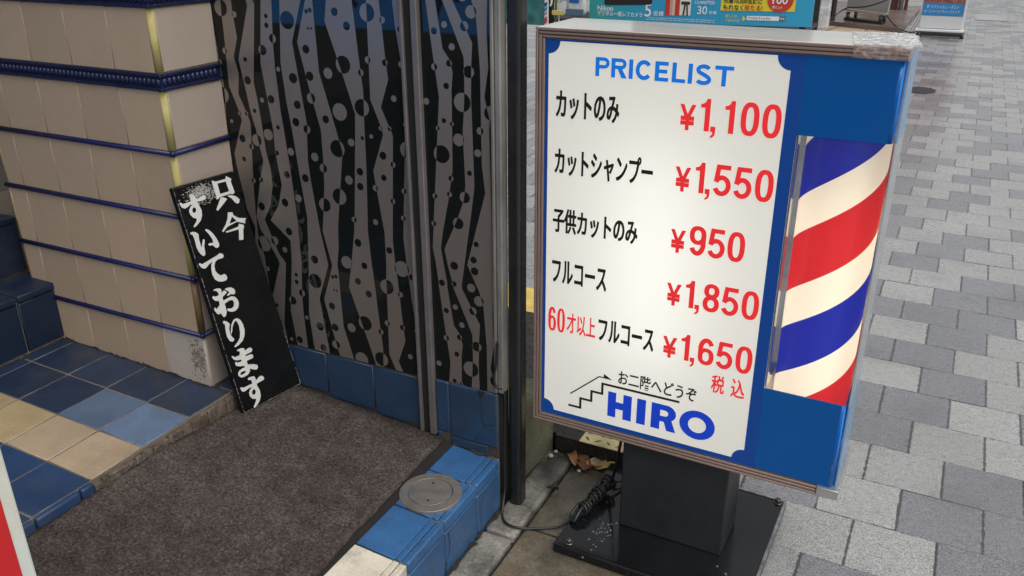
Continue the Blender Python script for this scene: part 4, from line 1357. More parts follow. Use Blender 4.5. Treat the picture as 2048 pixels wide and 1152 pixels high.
def bowl_letter(x0, x1, leg):
    zb_ = hz + hh * (0.42 if not leg else 0.45)
    r_ = (hz + hh - zb_) / 2
    o_ = [(x0, hz), (x0, hz + hh), (x1 - r_, hz + hh)] + arcp(x1 - r_, hz + hh - r_, r_, r_, 80, -80, 10) + [(x1 - r_, zb_), (x0 + ht, zb_), (x0 + ht, hz)]
    ri = r_ - ht * 0.82
    i_ = [(x0 + ht, hz + hh - ht * 0.82)] + arcp(x1 - r_, hz + hh - r_, ri, ri, 90, -90, 8) + [(x0 + ht, zb_ + ht * 0.82)]
    parity_mesh(k, [o_, i_], TXT)
    if leg:
        xl = x0 + (x1 - x0) * 0.42
        parity_mesh(k, [[(xl, zb_ + 0.001), (xl + ht * 1.05, zb_ + 0.002), (x1 + 0.002, hz), (x1 - ht * 1.1, hz)]], TX2)
bowl_letter(U_(412), U_(494), False)
bowl_letter(U_(505), U_(592), True)
for a_, b_ in ((607, 631), (936, 962)):
    parity_mesh(k, [[(U_(a_), hz), (U_(a_) + ht, hz), (U_(a_) + ht, hz + hh), (U_(a_), hz + hh)]], TXT)
cx_, rx_ = (U_(645) + U_(740)) / 2, (U_(740) - U_(645)) / 2
ribbon(k, arcp(cx_, hz + hh / 2, rx_ - ht / 2, hh / 2 - ht * 0.42, 38, 322, 30), ht * 0.47, TXT)
xe, xf = U_(754), U_(830)
parity_mesh(k, [[(xe, hz), (xf, hz), (xf, hz + ht * 0.86), (xe + ht, hz + ht * 0.86), (xe + ht, hz + hh * 0.41), (xf - 0.003, hz + hh * 0.41), (xf - 0.003, hz + hh * 0.41 + ht * 0.86), (xe + ht, hz + hh * 0.41 + ht * 0.86),
                 (xe + ht, hz + hh - ht * 0.86), (xf - 0.001, hz + hh - ht * 0.86), (xf - 0.001, hz + hh), (xe, hz + hh)]], TXT)
xl_, xm_ = U_(849), U_(922)
parity_mesh(k, [[(xl_, hz), (xm_, hz), (xm_, hz + ht * 0.86), (xl_ + ht, hz + ht * 0.86), (xl_ + ht, hz + hh), (xl_, hz + hh)]], TXT)
xs0, xs1 = U_(974), U_(1062)
sw = (xs1 - xs0) / 2
scx = (xs0 + xs1) / 2
spath = arcp(scx, hz + hh * 0.735, sw * 0.94 - ht / 2, hh * 0.265 - ht * 0.38, 22, 235, 14) + [(scx + sw * 0.2, hz + hh * 0.475)] + arcp(scx, hz + hh * 0.265, sw - ht / 2, hh * 0.265 - ht * 0.38, 52, -158, 14)
ribbon(k, spath, ht * 0.45, TXT)
xt0, xt1 = U_(1077), U_(1175)
xc_ = (xt0 + xt1) / 2
parity_mesh(k, [[(xc_ - ht / 2, hz), (xc_ + ht / 2, hz), (xc_ + ht / 2, hz + hh - ht * 0.86), (xt1, hz + hh - ht * 0.86), (xt1, hz + hh), (xt0, hz + hh), (xt0, hz + hh - ht * 0.86), (xc_ - ht / 2, hz + hh - ht * 0.86)]], TXT)
S('lettering', k, M['ink_blue'], pp)
JB = 0.012
line([('カットのみ', (-0.3222, -0.1725, 1.0885, 1.1485), False)], M['ink_black'], JB, 0.034)
line([('カットシャンプー', (-0.3230, -0.0900, 0.9590, 1.0220), False)], M['ink_black'], JB, 0.034)
line([('子供カットのみ', (-0.3250, -0.1163, 0.8210, 0.8805), False)], M['ink_black'], JB, 0.034)
line([('フルコース', (-0.3250, -0.1850, 0.6935, 0.7520), False)], M['ink_black'], JB, 0.034)
line([('才以上', (-0.2835, -0.2080, 0.5655, 0.6200), False)], M['ink_red'], 0.012, 0.016)
for ch, x in (('6', -0.3325), ('0', -0.3088)):
    k = MB()
    digit(k, ch, x, 0.5630, 0.0205, 0.0635, 0.0066)
    S('lettering', k, M['ink_red'], pp)
line([('フルコース', (-0.2010, -0.0620, 0.5650, 0.6225), False)], M['ink_black'], JB, 0.034)
for z, price in ((1.0930, '1,100'), (0.9612, '1,550'), (0.8216, '950'), (0.6945, '1,850'), (0.5620, '1,650')):
    mb = MB()
    put_text(mb, '¥', (-0.0410, -0.0070, z - 0.002, z + 0.0515), TXT, 0.030)
    HD, WD, TD = 0.0662, 0.0365, 0.0108
    if price == '950':
        for ch, x in zip(price, (0.0013, 0.0432, 0.0848)):
            digit(mb, ch, x, z, WD, HD, TD)
    else:
        digit(mb, '1', 0.0025, z, 0.0200, HD, TD)
        digit(mb, ',', 0.0252, z, 0.0105, HD, TD)
        for ch, x in zip(price[2:], (0.0425, 0.0850, 0.1278)):
            if ch == '1':
                digit(mb, '1', x + 0.0100, z, 0.0200, HD, TD)
            else:
                digit(mb, ch, x, z, WD, HD, TD)
    S('lettering', mb, M['ink_red'], pp)
line([('税', (0.0793, 0.1100, 0.4970, 0.5430), False)], M['ink_red'], 0.010, 0.014)
line([('込', (0.1245, 0.1562, 0.4970, 0.5440), False)], M['ink_red'], 0.010, 0.014)
line([('お二階へどうぞ', (-0.1445, 0.0485, 0.4590, 0.4965), False)], M['ink_black'], 0.008, 0.016)
# stairs and arrow
k = MB()
ribbon(k, [(-0.2735, 0.3650), (-0.2410, 0.3650), (-0.2410, 0.3925), (-0.2120, 0.3925), (-0.2120, 0.4205), (-0.1840, 0.4205), (-0.1840, 0.4490), (0.0100, 0.4500)], 0.0030, TXT)
ribbon(k, [(-0.2690, 0.3985), (-0.1935, 0.4662), (-0.1790, 0.4662)], 0.0016, TXT)
k.face([TXT(-0.1816, 0.4770), TXT(-0.1816, 0.4646), TXT(-0.1590, 0.4646)])
S('stair_arrow', k, M['ink_black'], pp)
# wide heavy capitals
k = MB()
b0, b1 = 0.3630, 0.4325
rect = lambda a, b, c_, d: [(a, c_), (b, c_), (b, d), (a, d)]
def blockpoly(pl):
    parity_mesh(k, pl, TXT)
blockpoly([[(-0.1682, b0), (-0.1472, b0), (-0.1472, 0.3880), (-0.1285, 0.3880), (-0.1285, b0), (-0.1068, b0), (-0.1068, b1), (-0.1285, b1), (-0.1285, 0.4075), (-0.1472, 0.4075), (-0.1472, b1), (-0.1682, b1)]])
blockpoly([rect(-0.0932, -0.0708, b0, b1)])
def arc(cx, cy, rx, ry, a0, a1, n=14):
    return [(cx + rx * math.cos(R(a0 + (a1 - a0) * q / n)), cy + ry * math.sin(R(a0 + (a1 - a0) * q / n))) for q in range(n + 1)]
bowl = arc(-0.0190, 0.4110, 0.0235, 0.0215, 90, -55)
inner = arc(-0.0225, 0.4095, 0.0080, 0.0080, 90, -90, 8)
blockpoly([[(-0.0565, b0), (-0.0565, b1)] + bowl + [(0.0060, b0), (-0.0165, b0), (-0.0240, 0.3860), (-0.0345, 0.3860), (-0.0345, b0)],
           [(-0.0345, 0.4175)] + inner + [(-0.0345, 0.4015)]])
blockpoly([arc(0.0560, 0.4000, 0.0425, 0.0385, 0, 360, 44)[:-1], arc(0.0560, 0.4000, 0.0215, 0.0205, 0, 360, 36)[:-1]])
S('heavy_capitals', k, M['ink_navy'], pp)
# blue housing above and below the window, window, pole
def rounded_block(z0, z1):
    kk = MB()
    arc_ = [R(a) for a in range(0, 91, 15)]
    outer = [(0.1968, -0.0985)] + [(0.3600 + 0.0095 * math.sin(a), -0.0890 - 0.0095 * math.cos(a)) for a in arc_] + [(0.3695, 0.060)]
    innr = [(0.1968, -0.0955)] + [(0.3600 + 0.0065 * math.sin(a), -0.0890 - 0.0065 * math.cos(a)) for a in arc_] + [(0.3665, 0.060)]
    ends = []
    for z in (z0, z1):
        ends.append(([kk.bm.verts.new((x, y, z)) for x, y in outer], [kk.bm.verts.new((x, y, z)) for x, y in innr]))
    n_ = len(outer)
    for i in range(n_ - 1):
        mi_ = 1 if 4 <= i <= 6 else 0
        kk.face([ends[0][0][i], ends[0][0][i + 1], ends[1][0][i + 1], ends[1][0][i]], mi_, 1 <= i <= 7)
        kk.face([ends[0][1][i + 1], ends[0][1][i], ends[1][1][i], ends[1][1][i + 1]], mi_)
        for e, q in ((0, 1), (1, -1)):
            kk.face([ends[e][0][i], ends[e][1][i], ends[e][1][i + 1], ends[e][0][i + 1]], mi_)
    for i in (0, n_ - 1):
        kk.face([ends[0][0][i], ends[1][0][i], ends[1][1][i], ends[0][1][i]])
    return kk
S('blue_housing', rounded_block(1.1045, 1.2570), [M['sign_blue2'], M['blue_edge']])
S('blue_housing', rounded_block(ZB + 0.0240, 0.5370), [M['sign_blue2'], M['blue_edge']])
k = MB()
cx, cy, rr_ = 0.2840, -0.0080, 0.0815
nn = 64
for i in range(nn):
    t0, t1 = i / nn - 0.5, (i + 1) / nn - 0.5
    pts = []
    for t_, z in ((t0, 0.335), (t1, 0.335), (t1, 1.255), (t0, 1.255)):
        a = 2 * math.pi * t_
        pts.append((cx + rr_ * math.sin(a), cy - rr_ * math.cos(a), z))
    k.face(pts, 0, True, [(t0, 0.335), (t1, 0.335), (t1, 1.255), (t0, 1.255)])
bpole = S('barber_pole', k, M['pole'])
k = MB()
k.lathe([(0.013, 0.46), (0.013, 1.00)], cx, cy, 16)
S('lamp', k, mat('pole_lamp', (0.9, 0.9, 0.9), 0.5, emit=(1.0, 0.97, 0.88), estr=6.0), bpole)
k = MB()
k.box(0.1970, 0.1995, -0.0900, 0.0600, 0.5372, 1.1043)
k.box(0.1996, 0.2120, -0.0300, -0.0280, 0.5372, 1.1043)
S('mirror_strip', k, M['silver'])
k = MB()
k.box(0.1985, 0.3728, -0.0983, -0.0973, 0.5372, 1.1043)
S('clear_window', k, M['acrylic'])
k = MB()
k.box(0.3736, 0.3766, -0.0960, 0.0880, 0.5372, 1.1043)
S('clear_side', k, M['acrylic_side'])
for z0, z1 in ((1.1046, 1.2560), (ZB + 0.0245, 0.5370)):
    k = MB()
    k.box(0.3736, 0.3766, -0.0900, 0.0880, z0, z1)
    S('blue_side', k, M['acrylic_blue'])
# stand
k = MB()
k.box(-0.1290, 0.1400, -0.0810, 0.0660, 0.0315, ZB + 0.003, 0.004)
S('column', k, M['black_matte'])
wetm = mat('wet_black_steel', (0.008, 0.009, 0.010), 0.16, 0.5, var=0.3, vscale=6, rvar=0.13, bump=0.10, bscale=40, bdist=0.002)
k = MB()
k.box(-0.2510, 0.2440, -0.2270, 0.2210, 0.006, 0.0300, 0.003)
k.box(-0.2430, 0.2360, -0.2190, 0.2130, 0.0302, 0.0312, 0)
bpz = S('base_plate', k, wetm)
k = MB()
k.box(0.2362, 0.2436, -0.2262, 0.2202, 0.0302, 0.0345, 0.001)
k.box(-0.2506, 0.2360, 0.2132, 0.2202, 0.0302, 0.0345, 0.001)
S('rim', k, mat('bright_worn_edge', (0.30, 0.30, 0.31), 0.35, metal=0.7, var=0.5, vscale=40), bpz)
for sx in (-0.216, 0.222):
    for sy in (-0.205, 0.205):
        k = MB()
        k.lathe([(0.0125, 0.0312), (0.0125, 0.0332), (0.0095, 0.0336)], sx, sy, 20)
        k.lathe([(0.0085, 0.0336), (0.0085, 0.0405), (0.0070, 0.0420), (0.0001, 0.0422)], sx, sy, 6)
        S('bolt', k, M['bolt'], bpz)
# water beads lying on the wet base plate
k = MB()
rd = random.Random(8)
for i in range(70):
    if i < 55:
        u, v = rd.gauss(-0.150, 0.018), rd.gauss(-0.135, 0.045)
        if u > -0.133:
            continue
    else:
        u, v = rd.gauss(0.175, 0.02), rd.gauss(-0.17, 0.03)
    s = rd.uniform(0.0012, 0.0045)
    k.lathe([(s, 0.0311), (s * 0.85, 0.0311 + s * 0.22), (s * 0.45, 0.0311 + s * 0.36), (0.0001, 0.0311 + s * 0.4)], u, v, 10, cap=False)
wd = S('water_beads', k, mat('water_bead', (0.05, 0.05, 0.055), 0.03, 0.9), bpz)
wd['kind'] = 'stuff'

# power cable
def smooth(pts, n=10):
    P_ = [Vector(p) for p in pts]
    out_ = []
    for i in range(len(P_) - 1):
        p0, p1, p2, p3 = P_[max(i - 1, 0)], P_[i], P_[i + 1], P_[min(i + 2, len(P_) - 1)]
        for q in range(n):
            t_ = q / n
            out_.append(0.5 * ((2 * p1) + (p2 - p0) * t_ + (2 * p0 - 5 * p1 + 4 * p2 - p3) * t_ * t_ + (3 * p1 - p0 - 3 * p2 + p3) * t_ ** 3))
    out_.append(P_[-1])
    return out_
cb = thing('power_cable', 'black power cable coiled on the stand base and running to the post', 'cable', (-0.66, 1.80, 0.03))
k = MB()
k.tube(smooth([(-0.588, 1.822, 0.31), (-0.600, 1.828, 0.22), (-0.618, 1.845, 0.12), (-0.632, 1.862, 0.075)]), 0.0040, 10)
k.tube(smooth([(-0.668, 1.722, 0.050), (-0.690, 1.712, 0.030), (-0.712, 1.700, 0.014), (-0.746, 1.681, 0.010), (-0.800, 1.642, 0.020), (-0.838, 1.640, 0.022), (-0.866, 1.668, 0.022),
               (-0.880, 1.708, 0.060), (-0.8835, 1.715, 0.12), (-0.884, 1.716, 0.20), (-0.8815, 1.718, 0.30), (-0.8800, 1.714, 0.36), (-0.886, 1.708, 0.385), (-0.898, 1.7005, 0.392), (-0.903, 1.700, 0.42), (-0.896, 1.7005, 0.46), (-0.892, 1.7005, 0.52)]), 0.0034, 10)
k.tube(smooth([(-0.640, 1.905, 0.046), (-0.618, 1.925, 0.042), (-0.615, 1.900, 0.040), (-0.630, 1.878, 0.046), (-0.648, 1.880, 0.060)]), 0.0036, 10)
link('lead', k, M['rubber'], cb)
k = MB()
hel = []
A0, A1 = Vector((-0.640, 1.886, 0.064)), Vector((-0.668, 1.735, 0.054))
ax = (A1 - A0).normalized()
s1 = ax.cross(Vector((0, 0, 1))).normalized()
s2 = s1.cross(ax)
for i in range(0, 11 * 14 + 1):
    t_ = i / (11 * 14)
    a = 2 * math.pi * i / 14
    rr2 = 0.0165 + 0.003 * math.sin(2.3 * t_ * 6.28 + 1) - 0.005 * t_
    hel.append(A0 + (A1 - A0) * (t_ + 0.012 * math.sin(a * 0.37)) + s1 * rr2 * math.cos(a) + s2 * rr2 * 0.95 * math.sin(a))
k.tube(hel, 0.0040, 8)
k.tube(smooth([A0 + Vector((0.0, 0.0, 0.012)), (A0 + A1) / 2 + Vector((0.004, 0, 0.010)), A1 + Vector((0.002, 0.0, 0.008)), A1 + Vector((-0.006, -0.03, -0.012)), A1 + Vector((-0.022, -0.012, -0.012)), A1 + Vector((-0.012, 0.02, 0.008))]), 0.0046, 8)
link('coil', k, M['rubber'], cb)

# dry leaves against the chequer plate
def leaf(x, y, l, w, rot, tilt, col, kind):
    kk = MB()
    kk.c = col + (1,)
    n_ = 8
    gr_ = []
    for i in range(n_ + 1):
        t_ = i / n_
        ww = w * (math.sin(math.pi * min(t_ * 0.92 + 0.05, 1)) ** 0.8)
        row = []
        for s in (-1, -0.5, 0, 0.5, 1):
            px, py = (t_ - 0.5) * l, s * ww
            pz = 0.006 * math.sin(t_ * 5 + x * 40) + abs(s) * 0.006 * (1 + math.sin(7 * t_ + y * 90)) + 0.004
            a = R(rot)
            row.append(kk.bm.verts.new((x + px * math.cos(a) - py * math.sin(a), y + px * math.sin(a) + py * math.cos(a), 0.010 + pz + tilt * (t_ * 0.5 + s * 0.25))))
        gr_.append(row)
    for i in range(n_):
        for j in range(4):
            kk.face([gr_[i][j], gr_[i + 1][j], gr_[i + 1][j + 1], gr_[i][j + 1]], 0, True)
    return tag(link('dry_leaf', kk, M['leaf']), kind[0], 'leaf', 'dry leaves against the chequer plate step')
leaf(-0.690, 2.000, 0.095, 0.015, -4, 0.010, (0.50, 0.36, 0.14), ('pale yellow dry leaf pointing right beside the black stand',))
leaf(-0.728, 2.008, 0.060, 0.017, 25, 0.012, (0.42, 0.31, 0.16), ('crumpled tan leaf in the middle of the leaf litter',))
leaf(-0.765, 2.000, 0.070, 0.016, -35, 0.008, (0.20, 0.085, 0.040), ('dark reddish brown leaf lying under the tan leaf',))
leaf(-0.805, 2.003, 0.075, 0.014, -48, 0.010, (0.32, 0.17, 0.085), ('rust brown leaf nearest the mossy concrete corner',))
leaf(-0.752, 1.975, 0.050, 0.010, 15, 0.004, (0.16, 0.075, 0.04), ('small dark leaf scrap in front of the other leaves',))
leaf(-0.795, 1.842, 0.034, 0.008, 20, 0.004, (0.03, 0.024, 0.02), ('small black leaf scrap on the kerb joint',))

scr = mat('white_scrap', (0.62, 0.60, 0.56), 0.6)
for (x, y, sz, lb) in ((-0.858, 2.004, 0.0065, 'tiny white pebble in the corner under the mossy concrete'), (-0.862, 1.975, 0.008, 'larger white pebble beside the mossy concrete foot'), (-0.772, 2.012, 0.0055, 'tiny white scrap on top of the leaf litter'), (-0.765, 1.962, 0.006, 'white scrap on the wet gutter in front of the leaves')):
    kk = MB()
    kk.lathe([(sz * 0.7, 0.004), (sz, 0.004 + sz * 0.4), (sz * 0.8, 0.004 + sz * 0.9), (sz * 0.2, 0.004 + sz * 1.2)], x, y, 7)
    for v_ in kk.bm.verts:
        v_.co.x += rd.uniform(-0.25, 0.25) * sz
        v_.co.z += rd.uniform(0, 0.2) * sz + 0.014 * (x < -0.80)
    tag(link('litter_scrap', kk, scr), lb, 'litter', 'white scraps in the gutter')

# red and white board sign at the left edge of the frame
rs = thing('red_signboard', 'red signboard with pale rusty border cut off by the left edge', 'sign', (-0.86, 0.23, 0.0))
k = MB()
k.box(-0.864, -0.836, 0.0, 0.4505, 0.02, 1.12, 0.004)
for y in (0.03, 0.42):
    k.box(-0.872, -0.828, y - 0.02, y + 0.02, 0.004, 0.021)
link('frame', k, M['sign_white'], rs)
k = MB()
k.box(-0.8362, -0.8348, 0.017, 0.4335, 0.04, 1.10)
link('face', k, M['sign_red'], rs)

# blue lit hanging sign further in, mirrored in the door glass
hs = thing('hanging_blue_sign', 'lit blue hanging sign mirrored in the dark door glass', 'sign', (-2.1, 0.45, 1.085))
k = MB()
k.box(-2.62, -1.55, 0.435, 0.4695, 1.085, 1.275, 0.003)
link('light_box', k, mat('lit_blue_sheet', (0.03, 0.16, 0.45), 0.4, emit=(0.05, 0.30, 0.85), estr=2.0), hs)
bmk = mat('dark_blue_marks', (0.01, 0.02, 0.16), 0.5)
HS = lambda u, v, q=0: (u, 0.4705, v + 0.02)
for pts in ([(-1.74, 1.26), (-1.80, 1.12)], [(-1.82, 1.25), (-1.77, 1.20), (-1.84, 1.17)], [(-1.62, 1.24), (-1.70, 1.24), (-1.70, 1.18)], [(-1.90, 1.20), (-1.96, 1.20)], [(-2.02, 1.26), (-2.02, 1.22)],
            [(-2.16, 1.15), (-2.21, 1.18), (-2.20, 1.27), (-2.15, 1.24)], [(-2.26, 1.30), (-2.30, 1.26), (-2.29, 1.17), (-2.24, 1.16)], [(-2.36, 1.27), (-2.42, 1.22), (-2.36, 1.17)]):
    k = MB()
    ribbon(k, pts, 0.012, HS)
    link('blue_mark', k, bmk, hs)
for x in (-2.5, -1.7):
    k = MB()
    k.tube([(x, 0.452, 1.27), (x, 0.45, CEIL + 0.01)], 0.006, 8)
    link('hanger', k, M['bar_grey'], hs)

# ================================================================== STREET BEYOND THE SIGN
def plain(name, c, r=0.5, **kw):
    return mat(name, c, r, **kw)
# --- drug-store display: campaign poster on a rack
pb = thing('campaign_poster', 'large blue campaign poster with camera prize text above the price sign', 'poster', (-1.6, 6.0, 0.80))
def grad_mat():
    m = plain('printed_blue_poster', (0.02, 0.3, 0.5), 0.35)
    N, L = m.node_tree.nodes, m.node_tree.links
    p = N['Principled BSDF']
    at = N.new('ShaderNodeAttribute')
    at.attribute_name = 'Col'
    L.new(at.outputs['Color'], p.inputs['Base Color'])
    return m
k = MB()
xs_ = [(-2.375, (0.04, 0.30, 0.29)), (-2.18, (0.035, 0.33, 0.42)), (-1.9, (0.035, 0.32, 0.56)), (-0.84, (0.045, 0.38, 0.62))]
zb = lambda x: 0.800 + (x + 2.375) * 0.021
for (a, ca_), (b, cb_) in zip(xs_, xs_[1:]):
    f = k.face([(a, 6.0, zb(a)), (b, 6.0, zb(b)), (b, 6.0, 1.72), (a, 6.0, 1.72)])
    for l in f.loops:
        l[k.lay] = (ca_ if l.vert.co.x < (a + b) / 2 else cb_) + (1,)
k.c = (0.5, 0.5, 0.5, 1)
k.hexa([(-2.374, 6.003, 0.805), (-0.841, 6.003, 0.835), (-0.841, 6.012, 0.835), (-2.374, 6.012, 0.805), (-2.374, 6.003, 1.719), (-0.841, 6.003, 1.719), (-0.841, 6.012, 1.719), (-2.374, 6.012, 1.719)])
k.recalc = False
link('sheet', k, grad_mat(), pb)
Q1 = lambda u, v: (u, 5.998, v)
Q2 = lambda u, v: (u, 5.996, v)
Q3 = lambda u, v: (u, 5.994, v)
white, black_, red_, yel = plain('print_white', (0.75, 0.78, 0.78)), plain('print_black', (0.03, 0.03, 0.03)), plain('print_red', (0.55, 0.04, 0.03)), plain('print_yellow', (0.78, 0.62, 0.04))
def lines(items, m, bold, fr_=Q1, name='lettering', parent=pb):
    mb = MB()
    for body, box in items:
        put_text(mb, body, box, fr_, bold, False)
    return link(name, mb, m, parent)
lines([('Nikon', (-2.312, -2.195, 0.878, 0.912)), ('デジタル一眼レフカメラ', (-2.310, -1.978, 0.842, 0.878)), ('5', (-1.962, -1.915, 0.850, 0.937)), ('名様', (-1.900, -1.825, 0.858, 0.892)),
       ('13,000円分', (-1.612, -1.475, 0.945, 0.972)), ('30', (-1.592, -1.525, 0.882, 0.935)), ('名様', (-1.515, -1.460, 0.886, 0.906))], white, 0.012)
k = MB()
for z_, a, b in ((0.842, -1.93, -1.47), (0.830, -1.95, -1.47)):
    x = a
    while x < b:
        w = random.uniform(0.006, 0.03)
        k.face([Q1(x, z_), Q1(min(x + w, b), z_), Q1(min(x + w, b), z_ + 0.006), Q1(x, z_ + 0.006)])
        x += w + random.uniform(0.002, 0.008)
link('fine_print', k, plain('print_pale', (0.45, 0.62, 0.68)), pb)
k = MB()
k.face([Q1(-1.436, 0.912), Q1(-0.955, 0.922), Q1(-0.955, 1.12), Q1(-1.436, 1.12)])
link('yellow_box', k, yel, pb)
lines([('先着10,000名様に', (-1.418, -1.165, 0.958, 0.992)), ('もれなく', (-1.418, -1.285, 0.918, 0.952))], black_, 0.02, Q2)
lines([('当たる!', (-1.278, -1.160, 0.919, 0.955))], red_, 0.02, Q2)
k = MB()
v = []
for q in range(72):
    rr_ = 0.083 + (0.003 if q % 2 else -0.002)
    v.append(Q2(-1.052 + rr_ * math.cos(q * math.pi / 36), 0.998 + rr_ * math.sin(q * math.pi / 36)))
k.face(v)
link('red_badge', k, plain('badge_red', (0.60, 0.05, 0.03)), pb)
lines([('100', (-1.102, -1.005, 0.966, 1.020)), ('ポイント', (-1.100, -1.035, 0.936, 0.956))], white, 0.02, Q3)
lines([('詳しくは', (-1.400, -1.322, 0.868, 0.890)), ('こちらから!', (-1.402, -1.300, 0.842, 0.862))], yel, 0.015)
k = MB()
k.face([Q1(-1.285, 0.846), Q1(-1.262, 0.866), Q1(-1.285, 0.886)])
link('yellow_arrow', k, yel, pb)
k = MB()
k.face([Q1(-1.256, 0.858), Q1(-1.048, 0.862), Q1(-1.048, 0.889), Q1(-1.256, 0.885)])
link('search_field', k, plain('search_white', (0.85, 0.86, 0.86)), pb)
lines([('マツキヨ チャレザマ', (-1.248, -1.105, 0.864, 0.881))], black_, 0.012, Q2)
k = MB()
k.face([Q1(-1.046, 0.862), Q1(-1.008, 0.863), Q1(-1.008, 0.890), Q1(-1.046, 0.889)])
link('search_button', k, plain('search_grey', (0.10, 0.09, 0.10)), pb)
lines([('検索', (-1.042, -1.012, 0.867, 0.885))], white, 0.008, Q2)
k = MB()
for a, b, cc in ((-1.815, -1.785, 0), (-1.785, -1.766, 1), (-1.766, -1.748, 2), (-1.748, -1.716, 0)):
    k.face([Q1(a, 0.866), Q1(b, 0.867), Q1(b, 1.12), Q1(a, 1.12)], cc)
for a, b in ((-1.715, -1.638),):
    k.face([Q1(a, 0.869), Q1(b, 0.870), Q1(b, 1.12), Q1(a, 1.12)], 3)
for poly in ([(-1.705, 0.940), (-1.645, 0.940), (-1.645, 0.960), (-1.705, 0.960)], [(-1.692, 0.870), (-1.681, 0.870), (-1.673, 0.940), (-1.684, 0.940)], [(-1.664, 0.870), (-1.653, 0.870), (-1.660, 0.940), (-1.670, 0.940)]):
    k.face([Q2(a, b) for a, b in poly], 4)
link('prize_picture', k, [red_, plain('print_pink', (0.55, 0.30, 0.27)), plain('print_beige', (0.62, 0.50, 0.40)), plain('print_ivory', (0.75, 0.73, 0.66)), black_], pb)
k = MB()
k.face([Q1(-2.262, 0.925), Q1(-2.245, 0.916), Q1(-1.925, 0.930), Q1(-1.912, 0.940), Q1(-1.910, 1.15), Q1(-2.262, 1.15)])
link('camera_picture', k, plain('print_dark', (0.022, 0.014, 0.014)), pb)

rk = thing('display_rack', 'dark display rack of packed goods behind the campaign poster', 'rack', (-1.6, 6.3, 0))
k = MB()
for x in (-2.70, -1.7, -0.90):
    k.box(x - 0.02, x + 0.02, 6.03, 6.07, 0, 1.6)
    k.box(x - 0.02, x + 0.02, 6.55, 6.59, 0, 1.6)
for z_ in (0.15, 0.50, 0.78, 1.15):
    k.box(-2.72, -0.88, 6.04, 6.58, z_, z_ + 0.025)
link('shelving', k, plain('dark_rack', (0.035, 0.035, 0.04), 0.5), rk)
cols_ = [(0.45, 0.03, 0.03), (0.6, 0.6, 0.58), (0.05, 0.12, 0.30), (0.02, 0.02, 0.025), (0.30, 0.30, 0.32), (0.5, 0.40, 0.10), (0.10, 0.25, 0.2)]
gm = mat('printed_carton', attr=True, rough=0.4, var=0.3, vscale=25)
for z_ in (0.526,):
    x = -1.42
    while x < -0.98:
        w = random.uniform(0.09, 0.16)
        k = MB()
        k.c = random.choice(cols_) + (1,)
        h = random.uniform(0.12, 0.22)
        k.box(x, x + w - 0.01, 6.07, 6.40, z_, z_ + h, 0.004)
        k.c = (0.6, 0.6, 0.6, 1)
        k.box(x + 0.015, x + w - 0.03, 6.066, 6.071, z_ + h * 0.3, z_ + h * 0.6)
        o = tag(link('goods_carton', k, gm), 'small printed carton packed on the display rack behind the posters', 'carton', 'cartons on the display rack')
        x += w

tp = MB()
tp.box(-3.05, -2.695, 5.995, 6.005, 0.755, 1.60)
tag(link('teal_banner', tp, mat('mottled_teal_print', (0.035, 0.17, 0.17), 0.35, var=0.5, vscale=9, grime=0.5, gscale=6, gcol=(0.16, 0.30, 0.30))), 'mottled teal banner at the top of the gap beside the post', 'banner')
# goods hanging between the banners
bagm = mat('clear_goods_bag', (0.50, 0.52, 0.50), 0.25, var=0.3, vscale=14)
k = MB()
for i in range(1):
    k.box(-2.545, -2.395, 5.96, 6.03, 0.835, 1.20, 0.03, seg=3)
bg_ = tag(link('goods_bag', k, bagm), 'clear plastic goods bag with a blue label left of the poster', 'bag')
k = MB()
k.box(-2.515, -2.440, 5.9565, 5.9595, 0.925, 1.03)
link('bag_label', k, plain('bag_blue', (0.02, 0.10, 0.42)), bg_)
k = MB()
k.box(-2.540, -2.400, 5.950, 5.9590, 0.838, 0.885, 0.004)
link('bag_fold', k, plain('bag_grey_blue', (0.08, 0.14, 0.20)), bg_)
for (a, b, z0, z1, c_, nm, lb) in ((-2.655, -2.560, 0.835, 0.868, (0.62, 0.50, 0.16), 'price_rail', 'yellow price rail left of the goods bag'),
                                   (-2.610, -2.600, 0.70, 1.50, (0.60, 0.60, 0.58), 'white_pole', 'thin white pole left of the goods bag'),
                                   (-2.640, -2.622, 0.70, 1.50, (0.10, 0.16, 0.04), 'green_pole', 'thin green pole beside the thin white pole')):
    k = MB()
    k.box(a, b, 5.97 if 'rail' in nm else 5.985, 5.98 if 'rail' in nm else 5.995, z0, z1, 0.002)
    tag(link(nm, k, plain(nm + '_paint', c_)), lb, 'fitting')
sp = thing('striped_tag', 'small striped red white and blue upright tag above the sign corner', 'tag', (-2.68, 5.93, 0.75))
k = MB()
k.box(-2.692, -2.664, 5.925, 5.935, 0.74, 0.99)
link('backing', k, plain('tag_white', (0.70, 0.72, 0.70)), sp)
for z0, z1, c_ in ((0.775, 0.815, (0.5, 0.03, 0.05)), (0.86, 0.885, (0.02, 0.3, 0.45)), (0.892, 0.918, (0.02, 0.05, 0.25)), (0.835, 0.848, (0.55, 0.10, 0.12))):
    k = MB()
    k.hexa([(-2.691, 5.922, z0), (-2.672, 5.922, z0 + 0.012), (-2.672, 5.9245, z0 + 0.012), (-2.691, 5.9245, z0), (-2.691, 5.922, z1), (-2.672, 5.922, z1 + 0.012), (-2.672, 5.9245, z1 + 0.012), (-2.691, 5.9245, z1)])
    link('stripe', k, plain('tag_stripe', c_), sp)
k = MB()
k.tube(smooth([(-2.650, 5.93, 0.90), (-2.640, 5.93, 0.925), (-2.642, 5.93, 0.97), (-2.655, 5.93, 1.02)]), 0.007, 10)
link('hook', k, plain('hook_cream', (0.72, 0.72, 0.60)), sp)

